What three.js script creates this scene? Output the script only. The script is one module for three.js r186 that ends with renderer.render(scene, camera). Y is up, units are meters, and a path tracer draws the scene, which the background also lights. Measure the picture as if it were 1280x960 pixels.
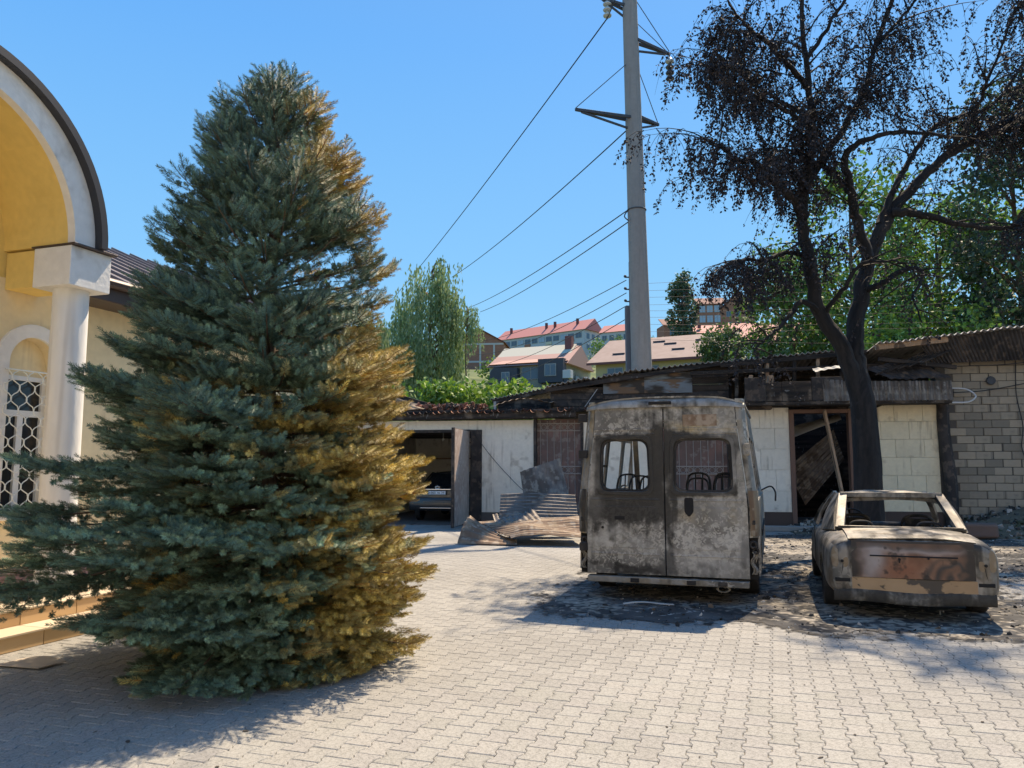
import * as THREE from 'three';
import { mergeGeometries } from 'three/addons/utils/BufferGeometryUtils.js';
import { RoundedBoxGeometry } from 'three/addons/geometries/RoundedBoxGeometry.js';
import { Brush, Evaluator, SUBTRACTION } from 'three-bvh-csg';

// ---------- camera, sky, sun, exposure ----------
const scene = new THREE.Scene();
const camera = new THREE.PerspectiveCamera(53.13, 4 / 3, 0.1, 1200);
camera.position.set(0, 1.6, 0);
camera.rotation.set(0.10688, 0, 0);
const renderer = new THREE.WebGLRenderer({ antialias: true });
renderer.setSize(1024, 768);
renderer.toneMapping = THREE.LinearToneMapping;
renderer.toneMappingExposure = 1.85;
renderer.shadowMap.enabled = true;
const SUN = new THREE.Vector3(0.30, 0.82, -0.49).normalize();
const sun = new THREE.DirectionalLight(0xffe8c8, 4.8);
sun.position.copy(SUN).multiplyScalar(60).add(new THREE.Vector3(2, 0, -12));
sun.target.position.set(2, 0, -12);
sun.castShadow = true;
Object.assign(sun.shadow.camera, { left: -30, right: 30, top: 30, bottom: -30, near: 1, far: 160 });
sun.shadow.mapSize.set(4096, 4096);
scene.add(sun, sun.target);
{ // clear summer sky, paler towards the horizon and round the sun
  const W = 512, H = 256, d = new Float32Array(W * H * 4);
  const stops = [[-1, [0.30, 0.28, 0.25]], [-0.02, [0.34, 0.40, 0.46]], [0, [0.46, 0.76, 0.98]], [0.10, [0.38, 0.72, 1.0]], [0.25, [0.26, 0.60, 1.0]], [0.5, [0.15, 0.45, 0.96]], [0.75, [0.105, 0.33, 0.78]], [1, [0.08, 0.26, 0.64]]];
  for (let y = 0; y < H; y++) for (let x = 0; x < W; x++) {
    const el = ((y + 0.5) / H - 0.5) * Math.PI, az = ((x + 0.5) / W - 0.5) * 2 * Math.PI;
    const v = [Math.cos(el) * Math.cos(az), Math.sin(el), Math.cos(el) * Math.sin(az)];
    let k = 0; while (k < stops.length - 2 && v[1] > stops[k + 1][0]) k++;
    const [a, ca] = stops[k], [b, cb] = stops[k + 1], t = Math.min(1, Math.max(0, (v[1] - a) / (b - a)));
    const s = Math.max(0, v[0] * SUN.x + v[1] * SUN.y + v[2] * SUN.z);
    const glow = v[1] > 0 ? 0.05 * s ** 6 + 0.3 * s ** 60 : 0;
    const o = (y * W + x) * 4;
    for (let c = 0; c < 3; c++) d[o + c] = (ca[c] + (cb[c] - ca[c]) * t) / 1.85 + glow * [1, 0.97, 0.9][c];
    d[o + 3] = 1;
  }
  const t = new THREE.DataTexture(d, W, H, THREE.RGBAFormat, THREE.FloatType);
  t.mapping = THREE.EquirectangularReflectionMapping; t.magFilter = t.minFilter = THREE.LinearFilter; t.needsUpdate = true;
  scene.background = t; scene.environment = t;
}

// ---------- helpers ----------
const V = (x, y, z) => new THREE.Vector3(x, y, z);
const clamp = (x, a = 0, b = 1) => Math.min(b, Math.max(a, x));
const lerp = (a, b, t) => a + (b - a) * t;
const sstep = (a, b, x) => { const t = clamp((x - a) / (b - a)); return t * t * (3 - 2 * t); };
function rng(seed) { let s = seed | 0; return () => { s = (s + 0x6d2b79f5) | 0; let t = Math.imul(s ^ (s >>> 15), 1 | s); t = (t + Math.imul(t ^ (t >>> 7), 61 | t)) ^ t; return ((t ^ (t >>> 14)) >>> 0) / 4294967296; }; }
function h2(x, y, s) { let n = Math.imul(x, 374761393) + Math.imul(y, 668265263) + Math.imul(s, 974634777); n = Math.imul(n ^ (n >>> 13), 1274126177); return ((n ^ (n >>> 16)) >>> 0) / 4294967296; }
function vn(x, y, s = 0, per = 4096, perY = per) { // tileable value noise
  per |= 0; perY |= 0; const xf = Math.floor(x), yf = Math.floor(y), fx = x - xf, fy = y - yf;
  let x0 = (xf | 0) % per, y0 = (yf | 0) % perY; if (x0 < 0) x0 += per; if (y0 < 0) y0 += perY;
  const x1 = x0 + 1 === per ? 0 : x0 + 1, y1 = y0 + 1 === perY ? 0 : y0 + 1, ux = fx * fx * (3 - 2 * fx), uy = fy * fy * (3 - 2 * fy);
  const a = h2(x0, y0, s), b = h2(x0, y1, s), p = a + (h2(x1, y0, s) - a) * ux, q = b + (h2(x1, y1, s) - b) * ux; return p + (q - p) * uy;
}
function fbm(x, y, s = 0, oct = 4, per = 4096, perY = per) { let a = 0, w = 0.5, n = 0, f = 1; for (let i = 0; i < oct; i++) { a += w * vn(x * f, y * f, s + i * 17, per * f, perY * f); n += w; w *= 0.5; f *= 2; } return a / n; }
const mix3 = (a, b, t) => [lerp(a[0], b[0], t), lerp(a[1], b[1], t), lerp(a[2], b[2], t)];
const enc = (c) => { c = clamp(c); return 255 * (c <= 0.0031308 ? 12.92 * c : 1.055 * c ** (1 / 2.4) - 0.055); };
// fn(u, v) -> linear [r, g, b] or [r, g, b, a]; u, v in 0..1
function texture(w, h, fn, { data = false, rx = 1, ry = 1, wrap = true } = {}) {
  const d = new Uint8Array(w * h * 4);
  for (let y = 0; y < h; y++) for (let x = 0; x < w; x++) {
    const c = fn((x + 0.5) / w, (y + 0.5) / h), o = (y * w + x) * 4;
    for (let k = 0; k < 3; k++) d[o + k] = data ? 255 * clamp(c[k]) : enc(c[k]);
    d[o + 3] = 255 * (c[3] ?? 1);
  }
  const t = new THREE.DataTexture(d, w, h); t.magFilter = THREE.LinearFilter; t.minFilter = THREE.LinearMipmapLinearFilter; t.generateMipmaps = true;
  if (!data) t.colorSpace = THREE.SRGBColorSpace;
  if (wrap) t.wrapS = t.wrapT = THREE.RepeatWrapping;
  t.repeat.set(rx, ry); t.needsUpdate = true; return t;
}
const bumpTex = (w, fn, rep) => texture(w, w, (u, v) => { const g = fn(u, v); return [g, g, g]; }, { data: true, rx: rep, ry: rep });
const lin = (r, g, b) => new THREE.Color().setRGB(r, g, b);
const mat = (c, rough = 0.85, o = {}) => new THREE.MeshStandardMaterial({ color: Array.isArray(c) ? lin(...c) : c, roughness: rough, side: THREE.DoubleSide, ...o });
const taken = new Map();
function numbered(name) { const n = taken.get(name) ?? 0; taken.set(name, n + 1); return n ? name + '_' + String(n).padStart(3, '0') : name; }
function tag(o, label, category, group, kind) { if (label) o.userData.label = label; if (category) o.userData.category = category; if (group) o.userData.group = group; if (kind) o.userData.kind = kind; return o; }
function thing(name, label, category, pos = [0, 0, 0], ry = 0, group, kind) {
  const g = new THREE.Group(); g.name = numbered(name); g.position.set(...pos); g.rotation.y = ry; scene.add(g); return tag(g, label, category, group, kind);
}
function part(name, geo, m, parent = scene, label) {
  const o = new THREE.Mesh(geo, m); o.name = parent === scene ? numbered(name) : name; o.castShadow = o.receiveShadow = true; parent.add(o); if (label) o.userData.label = label; return o;
}
function inst(name, geo, m, list, parent, colors) { // list of Matrix4
  const o = new THREE.InstancedMesh(geo, m, list.length); o.name = name; o.castShadow = o.receiveShadow = true;
  list.forEach((x, i) => { o.setMatrixAt(i, x); if (colors) o.setColorAt(i, colors[i]); });
  o.userData.kind = 'stuff'; parent.add(o); return o;
}
// uv in metres, from the dominant axis of each face
function uvm(g) {
  g = g.index ? g.toNonIndexed() : g; if (!g.attributes.normal) g.computeVertexNormals();
  const p = g.attributes.position, uv = new Float32Array(p.count * 2), a = V(), b = V(), c = V();
  for (let i = 0; i < p.count; i += 3) {
    a.fromBufferAttribute(p, i); b.fromBufferAttribute(p, i + 1); c.fromBufferAttribute(p, i + 2);
    const n = b.clone().sub(a).cross(c.clone().sub(a)), ax = Math.abs(n.x), ay = Math.abs(n.y), az = Math.abs(n.z);
    [a, b, c].forEach((q, k) => { const [s, t] = ay >= ax && ay >= az ? [q.x, q.z] : ax >= az ? [q.z, q.y] : [q.x, q.y]; uv[(i + k) * 2] = s; uv[(i + k) * 2 + 1] = t; });
  }
  g.setAttribute('uv', new THREE.BufferAttribute(uv, 2)); return g;
}
function box(x0, x1, y0, y1, z0, z1) { const g = new THREE.BoxGeometry(x1 - x0, y1 - y0, z1 - z0); g.translate((x0 + x1) / 2, (y0 + y1) / 2, (z0 + z1) / 2); return uvm(g); }
function rbox(x0, x1, y0, y1, z0, z1, r = 0.01, s = 1) { const g = new RoundedBoxGeometry(x1 - x0, y1 - y0, z1 - z0, s, Math.min(r, (x1 - x0) / 2.01, (y1 - y0) / 2.01, (z1 - z0) / 2.01)); g.translate((x0 + x1) / 2, (y0 + y1) / 2, (z0 + z1) / 2); return uvm(g); }
function bar(a, b, w, h, roll = 0) { // rectangular beam from a to b
  a = V(...a); b = V(...b); const L = a.distanceTo(b), g = new RoundedBoxGeometry(w, h, L, 1, Math.min(w, h) * 0.12);
  g.rotateZ(roll); const m = new THREE.Matrix4().lookAt(b, a, Math.abs(b.y - a.y) > 0.95 * L ? V(1, 0, 0) : V(0, 1, 0)); g.applyMatrix4(m);
  g.translate(...a.add(b).multiplyScalar(0.5).toArray()); return uvm(g);
}
// tube through points with a radius at each
function tube(pts, rad, seg = 8, cap = true) {
  const P = pts.map((p) => (p.isVector3 ? p : V(...p))), n = P.length, pos = [], idx = [], uv = [];
  let ref = V(0.31, 0.11, 0.94).normalize(), len = 0;
  for (let i = 0; i < n; i++) {
    const t = P[Math.min(i + 1, n - 1)].clone().sub(P[Math.max(i - 1, 0)]).normalize();
    let u = ref.clone().sub(t.clone().multiplyScalar(ref.dot(t))); if (u.lengthSq() < 1e-4) u = V(1, 0, 0).cross(t); u.normalize(); ref = u; const w = t.clone().cross(u);
    const r = Array.isArray(rad) ? rad[i] : rad; if (i) len += P[i].distanceTo(P[i - 1]);
    for (let k = 0; k <= seg; k++) { const a = (k / seg) * Math.PI * 2, c = Math.cos(a) * r, s = Math.sin(a) * r; pos.push(P[i].x + u.x * c + w.x * s, P[i].y + u.y * c + w.y * s, P[i].z + u.z * c + w.z * s); uv.push((k / seg) * Math.max(0.05, r * 6.28), len); }
  }
  for (let i = 0; i < n - 1; i++) for (let k = 0; k < seg; k++) { const a = i * (seg + 1) + k, b = a + seg + 1; idx.push(a, b, a + 1, b, b + 1, a + 1); }
  if (cap) for (const i of [0, n - 1]) { const c = pos.length / 3; pos.push(P[i].x, P[i].y, P[i].z); uv.push(0, 0); for (let k = 0; k < seg; k++) { const a = i * (seg + 1) + k; i ? idx.push(c, a, a + 1) : idx.push(c, a + 1, a); } }
  const g = new THREE.BufferGeometry(); g.setAttribute('position', new THREE.Float32BufferAttribute(pos, 3)); g.setAttribute('uv', new THREE.Float32BufferAttribute(uv, 2)); g.setIndex(idx); g.computeVertexNormals(); return g;
}
function curve(pts, n) { return new THREE.CatmullRomCurve3(pts.map((p) => (p.isVector3 ? p : V(...p)))).getPoints(n); }
// closed shell of some thickness over a parametric surface f(u, v) -> Vector3
function shell(f, nu, nv, th = 0.012, uvScale) {
  const pos = [], idx = [], uv = [], S = (nu + 1) * (nv + 1), e = 1e-3;
  const nor = (u, v) => { const a = f(Math.min(1, u + e), v).sub(f(Math.max(0, u - e), v)), b = f(u, Math.min(1, v + e)).sub(f(u, Math.max(0, v - e))); return a.cross(b).normalize(); };
  for (let side = 0; side < 2; side++) for (let j = 0; j <= nv; j++) for (let i = 0; i <= nu; i++) {
    const u = i / nu, v = j / nv, p = f(u, v); if (side) p.addScaledVector(nor(u, v), -th); pos.push(p.x, p.y, p.z); uv.push(u, v);
  }
  const id = (s, i, j) => s * S + j * (nu + 1) + i;
  for (let j = 0; j < nv; j++) for (let i = 0; i < nu; i++) {
    idx.push(id(0, i, j), id(0, i + 1, j), id(0, i + 1, j + 1), id(0, i, j), id(0, i + 1, j + 1), id(0, i, j + 1));
    idx.push(id(1, i, j), id(1, i + 1, j + 1), id(1, i + 1, j), id(1, i, j), id(1, i, j + 1), id(1, i + 1, j + 1));
  }
  const base = pos.length / 3; // rims get their own vertices so that shading stays crisp
  const rim = (a, b, c, d) => { const q = pos.length / 3; for (const k of [a, b, c, d]) { pos.push(pos[k * 3], pos[k * 3 + 1], pos[k * 3 + 2]); uv.push(uv[k * 2], uv[k * 2 + 1]); } idx.push(q, q + 1, q + 2, q, q + 2, q + 3); };
  for (let i = 0; i < nu; i++) { rim(id(0, i, 0), id(1, i, 0), id(1, i + 1, 0), id(0, i + 1, 0)); rim(id(0, i, nv), id(0, i + 1, nv), id(1, i + 1, nv), id(1, i, nv)); }
  for (let j = 0; j < nv; j++) { rim(id(0, 0, j), id(0, 0, j + 1), id(1, 0, j + 1), id(1, 0, j)); rim(id(0, nu, j), id(1, nu, j), id(1, nu, j + 1), id(0, nu, j + 1)); }
  const g = new THREE.BufferGeometry(); g.setAttribute('position', new THREE.Float32BufferAttribute(pos, 3)); g.setAttribute('uv', new THREE.Float32BufferAttribute(uv, 2)); g.setIndex(idx); g.computeVertexNormals();
  return uvScale === 'm' ? uvm(g) : g;
}
// corrugated sheet between four corners (a-b-c-d); ridges run from the ab edge to the dc edge
function corrugated(a, b, c, d, { pitch = 0.15, amp = 0.02, th = 0.004, bend = 0, noise = 0.02, seed = 1, nv = 8 } = {}) {
  a = V(...a); b = V(...b); c = V(...c); d = V(...d); const w = a.distanceTo(b), n = Math.max(8, Math.round(w / pitch * 6)), N = b.clone().sub(a).cross(d.clone().sub(a)).normalize();
  const f = (u, v) => { const p = a.clone().lerp(b, u).lerp(d.clone().lerp(c, u), v); return p.addScaledVector(N, amp * Math.sin((u * w / pitch) * 6.283) + bend * Math.sin(v * 3.14) + noise * (fbm(u * 3 + seed, v * 3, seed, 3) - 0.5) * 4); };
  return shell(f, n, nv, th, 'm');
}
function extrude(shape, depth, bevel = 0, curveSegments = 8) { return new THREE.ExtrudeGeometry(shape, { depth, bevelEnabled: bevel > 0, bevelThickness: bevel, bevelSize: bevel, bevelOffset: -bevel, bevelSegments: 2, curveSegments }); }
function poly(pts, holes = []) { const s = new THREE.Shape(pts.map((p) => new THREE.Vector2(...p))); for (const h of holes) s.holes.push(h.isPath || h.curves ? h : new THREE.Path(h.map((p) => new THREE.Vector2(...p)))); return s; }
function roundPoly(pts, r, P = THREE.Path) { // polygon with rounded corners
  const s = new P(), n = pts.length; r = Array.isArray(r) ? r : pts.map(() => r);
  pts.forEach((p, i) => { const a = V(...pts[(i + n - 1) % n], 0), q = V(...p, 0), b = V(...pts[(i + 1) % n], 0), p0 = q.clone().add(a.sub(q).setLength(r[i])), p1 = q.clone().add(b.sub(q).setLength(r[i]));
    i ? s.lineTo(p0.x, p0.y) : s.moveTo(p0.x, p0.y); s.quadraticCurveTo(q.x, q.y, p1.x, p1.y); });
  s.closePath(); return s;
}
const join = (...g) => mergeGeometries(g.flat().map((x) => { x = x.index ? x.toNonIndexed() : x; for (const k of Object.keys(x.attributes)) if (!['position', 'normal', 'uv'].includes(k)) x.deleteAttribute(k); if (!x.attributes.uv) uvm(x); return x; }));
const HEAD = -0.3264; // the yard, the vehicles and the portico share this bearing (18.7 degrees)

// ---------- surface materials ----------
const M = {};
{
  const speck = texture(256, 256, (u, v) => { const f = 0.55 * fbm(u * 64, v * 64, 3, 2, 64) + 0.45 * fbm(u * 26, v * 26, 13, 2, 26), c = fbm(u * 8, v * 8, 5, 3, 8); const k = 0.86 + 1.1 * (f - 0.5) + 0.3 * (c - 0.5) - (vn(u * 90, v * 90, 9, 90) > 0.86 ? 0.16 : 0); return [k, k, k]; }, { rx: 5, ry: 5 });
  M.paver = mat(0xffffff, 0.92, { map: speck, bumpMap: bumpTex(256, (u, v) => fbm(u * 60, v * 60, 31, 2, 60), 5), bumpScale: 0.0012 });
  M.sand = mat([0.13, 0.115, 0.095], 1);
  M.earth = mat([0.7, 0.7, 0.62], 1, { map: texture(512, 512, (u, v) => { const a = fbm(u * 6, v * 6, 1, 4, 6), f = vn(u * 90, v * 90, 4, 90); return mix3([0.10, 0.09, 0.07], [0.26, 0.23, 0.18], clamp(a * 1.3 - 0.25 + (f - 0.5) * 0.4)); }, { rx: 0.25, ry: 0.25 }) });
  M.hill = mat(0xffffff, 1, { map: texture(512, 512, (u, v) => { const a = fbm(u * 12, v * 12, 2, 5, 12); return mix3([0.045, 0.085, 0.02], [0.15, 0.17, 0.06], clamp(a * 1.6 - 0.3)); }, { rx: 0.04, ry: 0.04 }) });
  const plaster = (base, stain, amt, seed) => texture(512, 512, (u, v) => {
    const f = fbm(u * 40, v * 40, seed, 3, 40), c = fbm(u * 4, v * 4, seed + 1, 4, 4), run = fbm(u * 28, v * 2, seed + 2, 3, 28, 2);
    const s = clamp(sstep(0.55, 0.82, run) * sstep(0.42, 0.7, c) * amt * 1.6 + sstep(0.66, 0.85, fbm(u * 9, v * 9, seed + 5, 4, 9)) * amt);
    return mix3(base.map((x) => x * (0.93 + 0.14 * f) * (0.9 + 0.2 * c)), stain, s);
  }, { rx: 0.4, ry: 0.4 });
  M.whiteWall = mat(0xffffff, 0.9, { map: plaster([0.82, 0.77, 0.67], [0.24, 0.19, 0.14], 0.45, 40), bumpMap: bumpTex(256, (u, v) => fbm(u * 30, v * 30, 8, 3, 30), 1), bumpScale: 0.004 });
  M.creamWall = mat(0xffffff, 0.9, { map: plaster([0.76, 0.67, 0.48], [0.28, 0.21, 0.14], 0.45, 60), bumpMap: M.whiteWall.bumpMap, bumpScale: 0.004 });
  M.yellowWall = mat(0xffffff, 0.88, { map: plaster([0.80, 0.67, 0.42], [0.58, 0.46, 0.28], 0.35, 80) });
  M.vault = mat(0xffffff, 0.85, { map: plaster([0.82, 0.60, 0.19], [0.66, 0.46, 0.13], 0.35, 85) });
  M.whitePaint = mat(0xffffff, 0.8, { map: plaster([0.80, 0.79, 0.76], [0.42, 0.38, 0.33], 0.42, 95), bumpMap: M.whiteWall.bumpMap, bumpScale: 0.003 });
  M.plinth = mat(0xffffff, 0.95, { map: plaster([0.13, 0.11, 0.10], [0.03, 0.028, 0.026], 0.9, 120) });
  M.concrete = mat(0xffffff, 0.92, { map: plaster([0.27, 0.258, 0.24], [0.22, 0.205, 0.19], 0.4, 140), bumpMap: M.whiteWall.bumpMap, bumpScale: 0.003 });
  M.blocks = [[0.30, 0.26, 0.20], [0.26, 0.225, 0.175], [0.34, 0.29, 0.22], [0.22, 0.195, 0.155]].map((c, i) => mat(0xffffff, 0.95, { map: plaster(c, [0.10, 0.09, 0.08], 0.5, 160 + i * 9), bumpMap: bumpTex(128, (u, v) => fbm(u * 40, v * 40, 12 + i, 3, 40), 2), bumpScale: 0.006 }));
  M.mortar = mat([0.09, 0.08, 0.07], 1);
  M.char = mat(0xffffff, 0.9, { map: texture(512, 512, (u, v) => { // charred boards: black crackle with brown and ash grey streaks
    const g = fbm(u * 3, v * 26, 7, 4, 3, 26), c = fbm(u * 6, v * 6, 11, 4, 6), k = vn(u * 60, v * 30, 5, 60, 30);
    let p = mix3([0.012, 0.011, 0.011], [0.075, 0.055, 0.042], clamp(g * 1.6 - 0.45)); p = mix3(p, [0.19, 0.15, 0.115], sstep(0.60, 0.78, c) * 0.75 * (0.5 + g)); return mix3(p, [0.26, 0.26, 0.26], sstep(0.82, 0.95, k) * sstep(0.5, 0.7, fbm(u * 9, v * 9, 71, 3, 9)) * 0.6);
  }, { rx: 0.5, ry: 0.5 }), bumpMap: bumpTex(256, (u, v) => fbm(u * 10, v * 40, 15, 3, 10, 40), 0.8), bumpScale: 0.01 });
  M.soot = mat([0.016, 0.015, 0.015], 0.95);
  M.wood = mat(0xffffff, 0.85, { map: texture(256, 256, (u, v) => { const g = fbm(u * 40, v * 3, 21, 3, 40, 3), c = fbm(u * 5, v * 5, 22, 3, 5); return mix3(mix3([0.30, 0.19, 0.115], [0.47, 0.33, 0.22], g), [0.06, 0.045, 0.04], sstep(0.56, 0.75, c) * 0.8); }, { rx: 1.6, ry: 0.7 }) });
  const rust = (a, b, c, seed) => texture(512, 512, (u, v) => { const n = fbm(u * 5, v * 5, seed, 5, 5), m = fbm(u * 18, v * 18, seed + 3, 4, 18), st = fbm(u * 30, v * 2.0, seed + 6, 3, 30, 2); let p = mix3(a, b, sstep(0.38, 0.62, n + (st - 0.5) * 0.3)); p = mix3(p, c, sstep(0.52, 0.72, m) * 0.75); return p.map((x) => x * (0.85 + 0.3 * st)); }, { rx: 0.55, ry: 0.55 });
  M.rustTan = mat(0xffffff, 0.7, { map: rust([0.31, 0.225, 0.145], [0.19, 0.12, 0.075], [0.40, 0.33, 0.25], 200), metalness: 0.15 });
  M.rustGrey = mat(0xffffff, 0.62, { map: rust([0.17, 0.15, 0.135], [0.095, 0.075, 0.06], [0.28, 0.25, 0.21], 220), metalness: 0.2 });
  M.rustDark = mat(0xffffff, 0.75, { map: rust([0.05, 0.042, 0.04], [0.025, 0.022, 0.022], [0.12, 0.09, 0.07], 240), metalness: 0.1 });
  M.slate = mat(0xffffff, 0.9, { map: plaster([0.42, 0.40, 0.38], [0.09, 0.075, 0.065], 0.8, 260) });
  M.gate = mat(0xffffff, 0.7, { map: rust([0.20, 0.12, 0.105], [0.14, 0.095, 0.085], [0.27, 0.23, 0.21], 280), metalness: 0.1 });
  M.gateRod = mat([0.33, 0.30, 0.28], 0.7);
  M.leafGate = mat(0xffffff, 0.75, { map: rust([0.52, 0.42, 0.36], [0.42, 0.32, 0.27], [0.60, 0.52, 0.46], 300) });
  // burnt body steel: bare grey, flaking ash, soot and rust in patches
  const burnt = (seed, warm, P = 1024) => (x, y, soot = 0, flake = 0, ochre = 0) => {
    const n = fbm(x * 2.25, y * 2.25, seed, 5, P * 2.25), m = fbm(x * 9, y * 9, seed + 5, 4, P * 9), wx = (vn(x * 30, y * 30, seed + 31, P * 30) - 0.5) * 0.05, wy = (vn(x * 30, y * 30, seed + 37, P * 30) - 0.5) * 0.05, f = fbm((x + wx) * 34, (y + wy) * 34, seed + 9, 4, P * 34), run = fbm(x * 16, y * 1.5, seed + 12, 3, P * 16, P * 1.5);
    let c = mix3([0.165, 0.16, 0.145], [0.42, 0.405, 0.37], clamp(n * 2.2 - 0.6)); c = mix3(c, warm, sstep(0.44, 0.68, m) * 0.6); c = c.map((q) => q * (0.8 + 0.4 * f));
    c = mix3(c, [0.44, 0.34, 0.17], clamp(ochre * sstep(0.3, 0.62, n + (m - 0.5) * 0.5)));
    const fl = sstep(0.46, 0.60, f + (m - 0.5) * 0.5 + (n - 0.5) * 0.3); c = mix3(c, mix3([0.09, 0.08, 0.07], [0.55, 0.52, 0.46], fl), clamp(flake) * (0.25 + 0.6 * Math.abs(fl - 0.5)));
    const s = sstep(0.55, 0.78, n * 0.55 + m * 0.25 + run * 0.25 + soot * 0.34); return mix3(c, [0.018, 0.017, 0.016], s * 0.93);
  };
  const bs = burnt(400, [0.23, 0.215, 0.18]), bt = burnt(430, [0.25, 0.20, 0.13], 4);
  M.burntSteel = mat(0xffffff, 0.62, { map: texture(1024, 1024, (u, v) => bt(u * 4, v * 4, 0.12, sstep(0.5, 0.7, fbm(u * 6, v * 6, 77, 3, 6)), 0.3 * sstep(0.5, 0.7, fbm(u * 5, v * 5, 78, 3, 5))), { rx: 0.25, ry: 0.25 }), metalness: 0.25 });
  const cs = burnt(460, [0.23, 0.175, 0.125], 4);
  M.burntCar = mat(0xffffff, 0.55, { map: texture(1024, 1024, (u, v) => { const c = cs(u * 4, v * 4, 0.32, 0.4 * sstep(0.45, 0.65, fbm(u * 6, v * 6, 87, 3, 6)), 0.15); return mix3(c, [0.50, 0.45, 0.385], sstep(0.55, 0.70, fbm(u * 28, v * 12, 88, 4, 28, 12)) * 0.55).map((q) => q * 0.78); }, { rx: 0.25, ry: 0.25 }), metalness: 0.2 });
  M.sootySteel = mat(0xffffff, 0.7, { map: texture(512, 512, (u, v) => { const c = cs(u * 4, v * 4, 0.62, 0.5, 0.35); return c; }, { rx: 0.25, ry: 0.25 }), metalness: 0.15 });
  M.lampTan = M.rustTan.clone(); M.lampTan.color = lin(0.72, 0.74, 0.72);
  M.burntDark = mat(0xffffff, 0.8, { map: rust([0.035, 0.032, 0.03], [0.018, 0.017, 0.017], [0.10, 0.085, 0.07], 480) });
  const bump = (cx, cy, rx, ry, x, y) => Math.exp(-(((x - cx) / rx) ** 2) - ((y - cy) / ry) ** 2);
  // rear doors of the van: x across (-1..1), y up (0..2.4)
  const rim = (x, y, cx, hw) => { const d = Math.hypot(Math.max(0, Math.abs(x - cx) - hw), Math.max(0, Math.abs(y - 1.615) - 0.315)); return sstep(0.10, 0.0, d) * (0.6 + 0.8 * fbm(x * 6, y * 6, 511, 2)); };
  M.vanRear = mat(0xffffff, 0.6, { map: texture(1024, 1024, (u, v) => {
    const x = u * 2.4 - 1.2, y = v * 2.6, w = (fbm(x * 5, y * 5, 500, 4) - 0.5) * 0.5, X = x + w * 0.5, Y = y + w * 0.6;
    const soot = 1.15 * bump(-0.5, 1.06, 0.5, 0.13, X, Y) + 0.9 * bump(-0.04, 1.55, 0.12, 0.5, X, Y) + 0.8 * bump(0.1, 1.84, 0.5, 0.09, X, Y) + 0.7 * bump(-0.55, 1.86, 0.4, 0.06, X, Y) + 0.85 * bump(-0.45, 0.40, 0.5, 0.07, X, Y) + 0.6 * bump(0.02, 0.75, 0.05, 0.6, X, Y) + 0.5 * bump(0.9, 0.6, 0.12, 0.3, X, Y) - 0.5 * bump(0.45, 0.75, 0.5, 0.3, X, Y) - 0.6 * bump(-0.55, 0.62, 0.35, 0.12, X, Y) - 0.4 * bump(0.75, 1.5, 0.2, 0.7, X, Y) + 0.17 + 0.9 * rim(x, y, -0.455, 0.295) + 0.9 * rim(x, y, 0.43, 0.33);
    const flake = 0.95 * bump(-0.55, 2.02, 0.38, 0.16, X, Y) + 1.0 * bump(-0.5, 1.02, 0.55, 0.16, X, Y) + 0.95 * bump(0.4, 0.72, 0.6, 0.22, X, Y) + 0.85 * bump(-0.5, 0.46, 0.5, 0.12, X, Y) + 0.25; const pale = clamp(0.85 * bump(-0.5, 0.66, 0.4, 0.12, X, Y) + 0.75 * bump(0.5, 0.60, 0.45, 0.26, X, Y) + 0.5 * bump(0.72, 1.5, 0.16, 0.5, X, Y) + 0.4 * bump(-0.86, 1.6, 0.1, 0.6, X, Y));
    const ochre = 1.1 * bump(0.35, 2.02, 0.3, 0.12, X, Y) + 0.9 * bump(-0.25, 1.95, 0.25, 0.09, X, Y) + 0.9 * bump(0.45, 1.02, 0.35, 0.1, X, Y) + 0.3 * bump(0.8, 2.0, 0.2, 0.2, X, Y);
    return mix3(bs(x * 1.2 + 7, y * 1.2, soot, flake, ochre), mix3([0.62, 0.60, 0.56], [0.40, 0.395, 0.38], fbm(x * 14, y * 14, 515, 3)), pale * 0.85 * sstep(0.30, 0.55, fbm(x * 7, y * 7, 517, 4)));
  }, { rx: 1 / 2.4, ry: 1 / 2.6 }), metalness: 0.2 });
  M.vanRear.map.offset.set(0.5, 0);
  // boot lid of the sedan: heat-tinted brown and copper with a sooty frame and swirls
  M.boot = mat(0xffffff, 0.5, { map: texture(768, 384, (u, v) => {
    const x = u * 1.6 - 0.8, y = v * 0.8, w = fbm(x * 3, y * 3, 600, 4) - 0.5, w2 = fbm(x * 8, y * 8, 620, 4) - 0.5, X = x + w * 0.25, Y = y + w * 0.2;
    let c = mix3([0.12, 0.065, 0.042], [0.27, 0.155, 0.10], clamp(0.5 + w * 2.5 + w2)); c = mix3(c, [0.30, 0.285, 0.295], clamp(1.1 * bump(-0.40, 0.58, 0.11, 0.16, X, Y) + 0.8 * bump(0.05, 0.72, 0.5, 0.04, X, Y)));
    c = mix3(c, [0.20, 0.085, 0.05], clamp(0.9 * bump(-0.08, 0.54, 0.22, 0.1, X, Y)));
    const r = Math.hypot((X - 0.36) / 1.2, Y - 0.47); c = mix3(c, [0.05, 0.045, 0.045], sstep(0.27, 0.14, r) * (0.62 + 0.38 * Math.sin(r * 70 + w * 14)));
    const edge = Math.max(sstep(0.44, 0.54, Math.abs(X + 0.03)), sstep(0.42, 0.36, Y), 0.6 * sstep(0.70, 0.74, Y)); c = mix3(c, [0.03, 0.028, 0.028], clamp(edge * 0.95)); c = c.map((q) => q * (0.75 + 0.5 * (w2 + 0.5)));
    return mix3(c, [0.025, 0.022, 0.022], sstep(0.12, 0.26, w2 + 0.12 * Math.abs(w)) * 0.8);
  }, { rx: 1 / 1.6, ry: 1 / 0.8 }), metalness: 0.35 });
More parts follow.
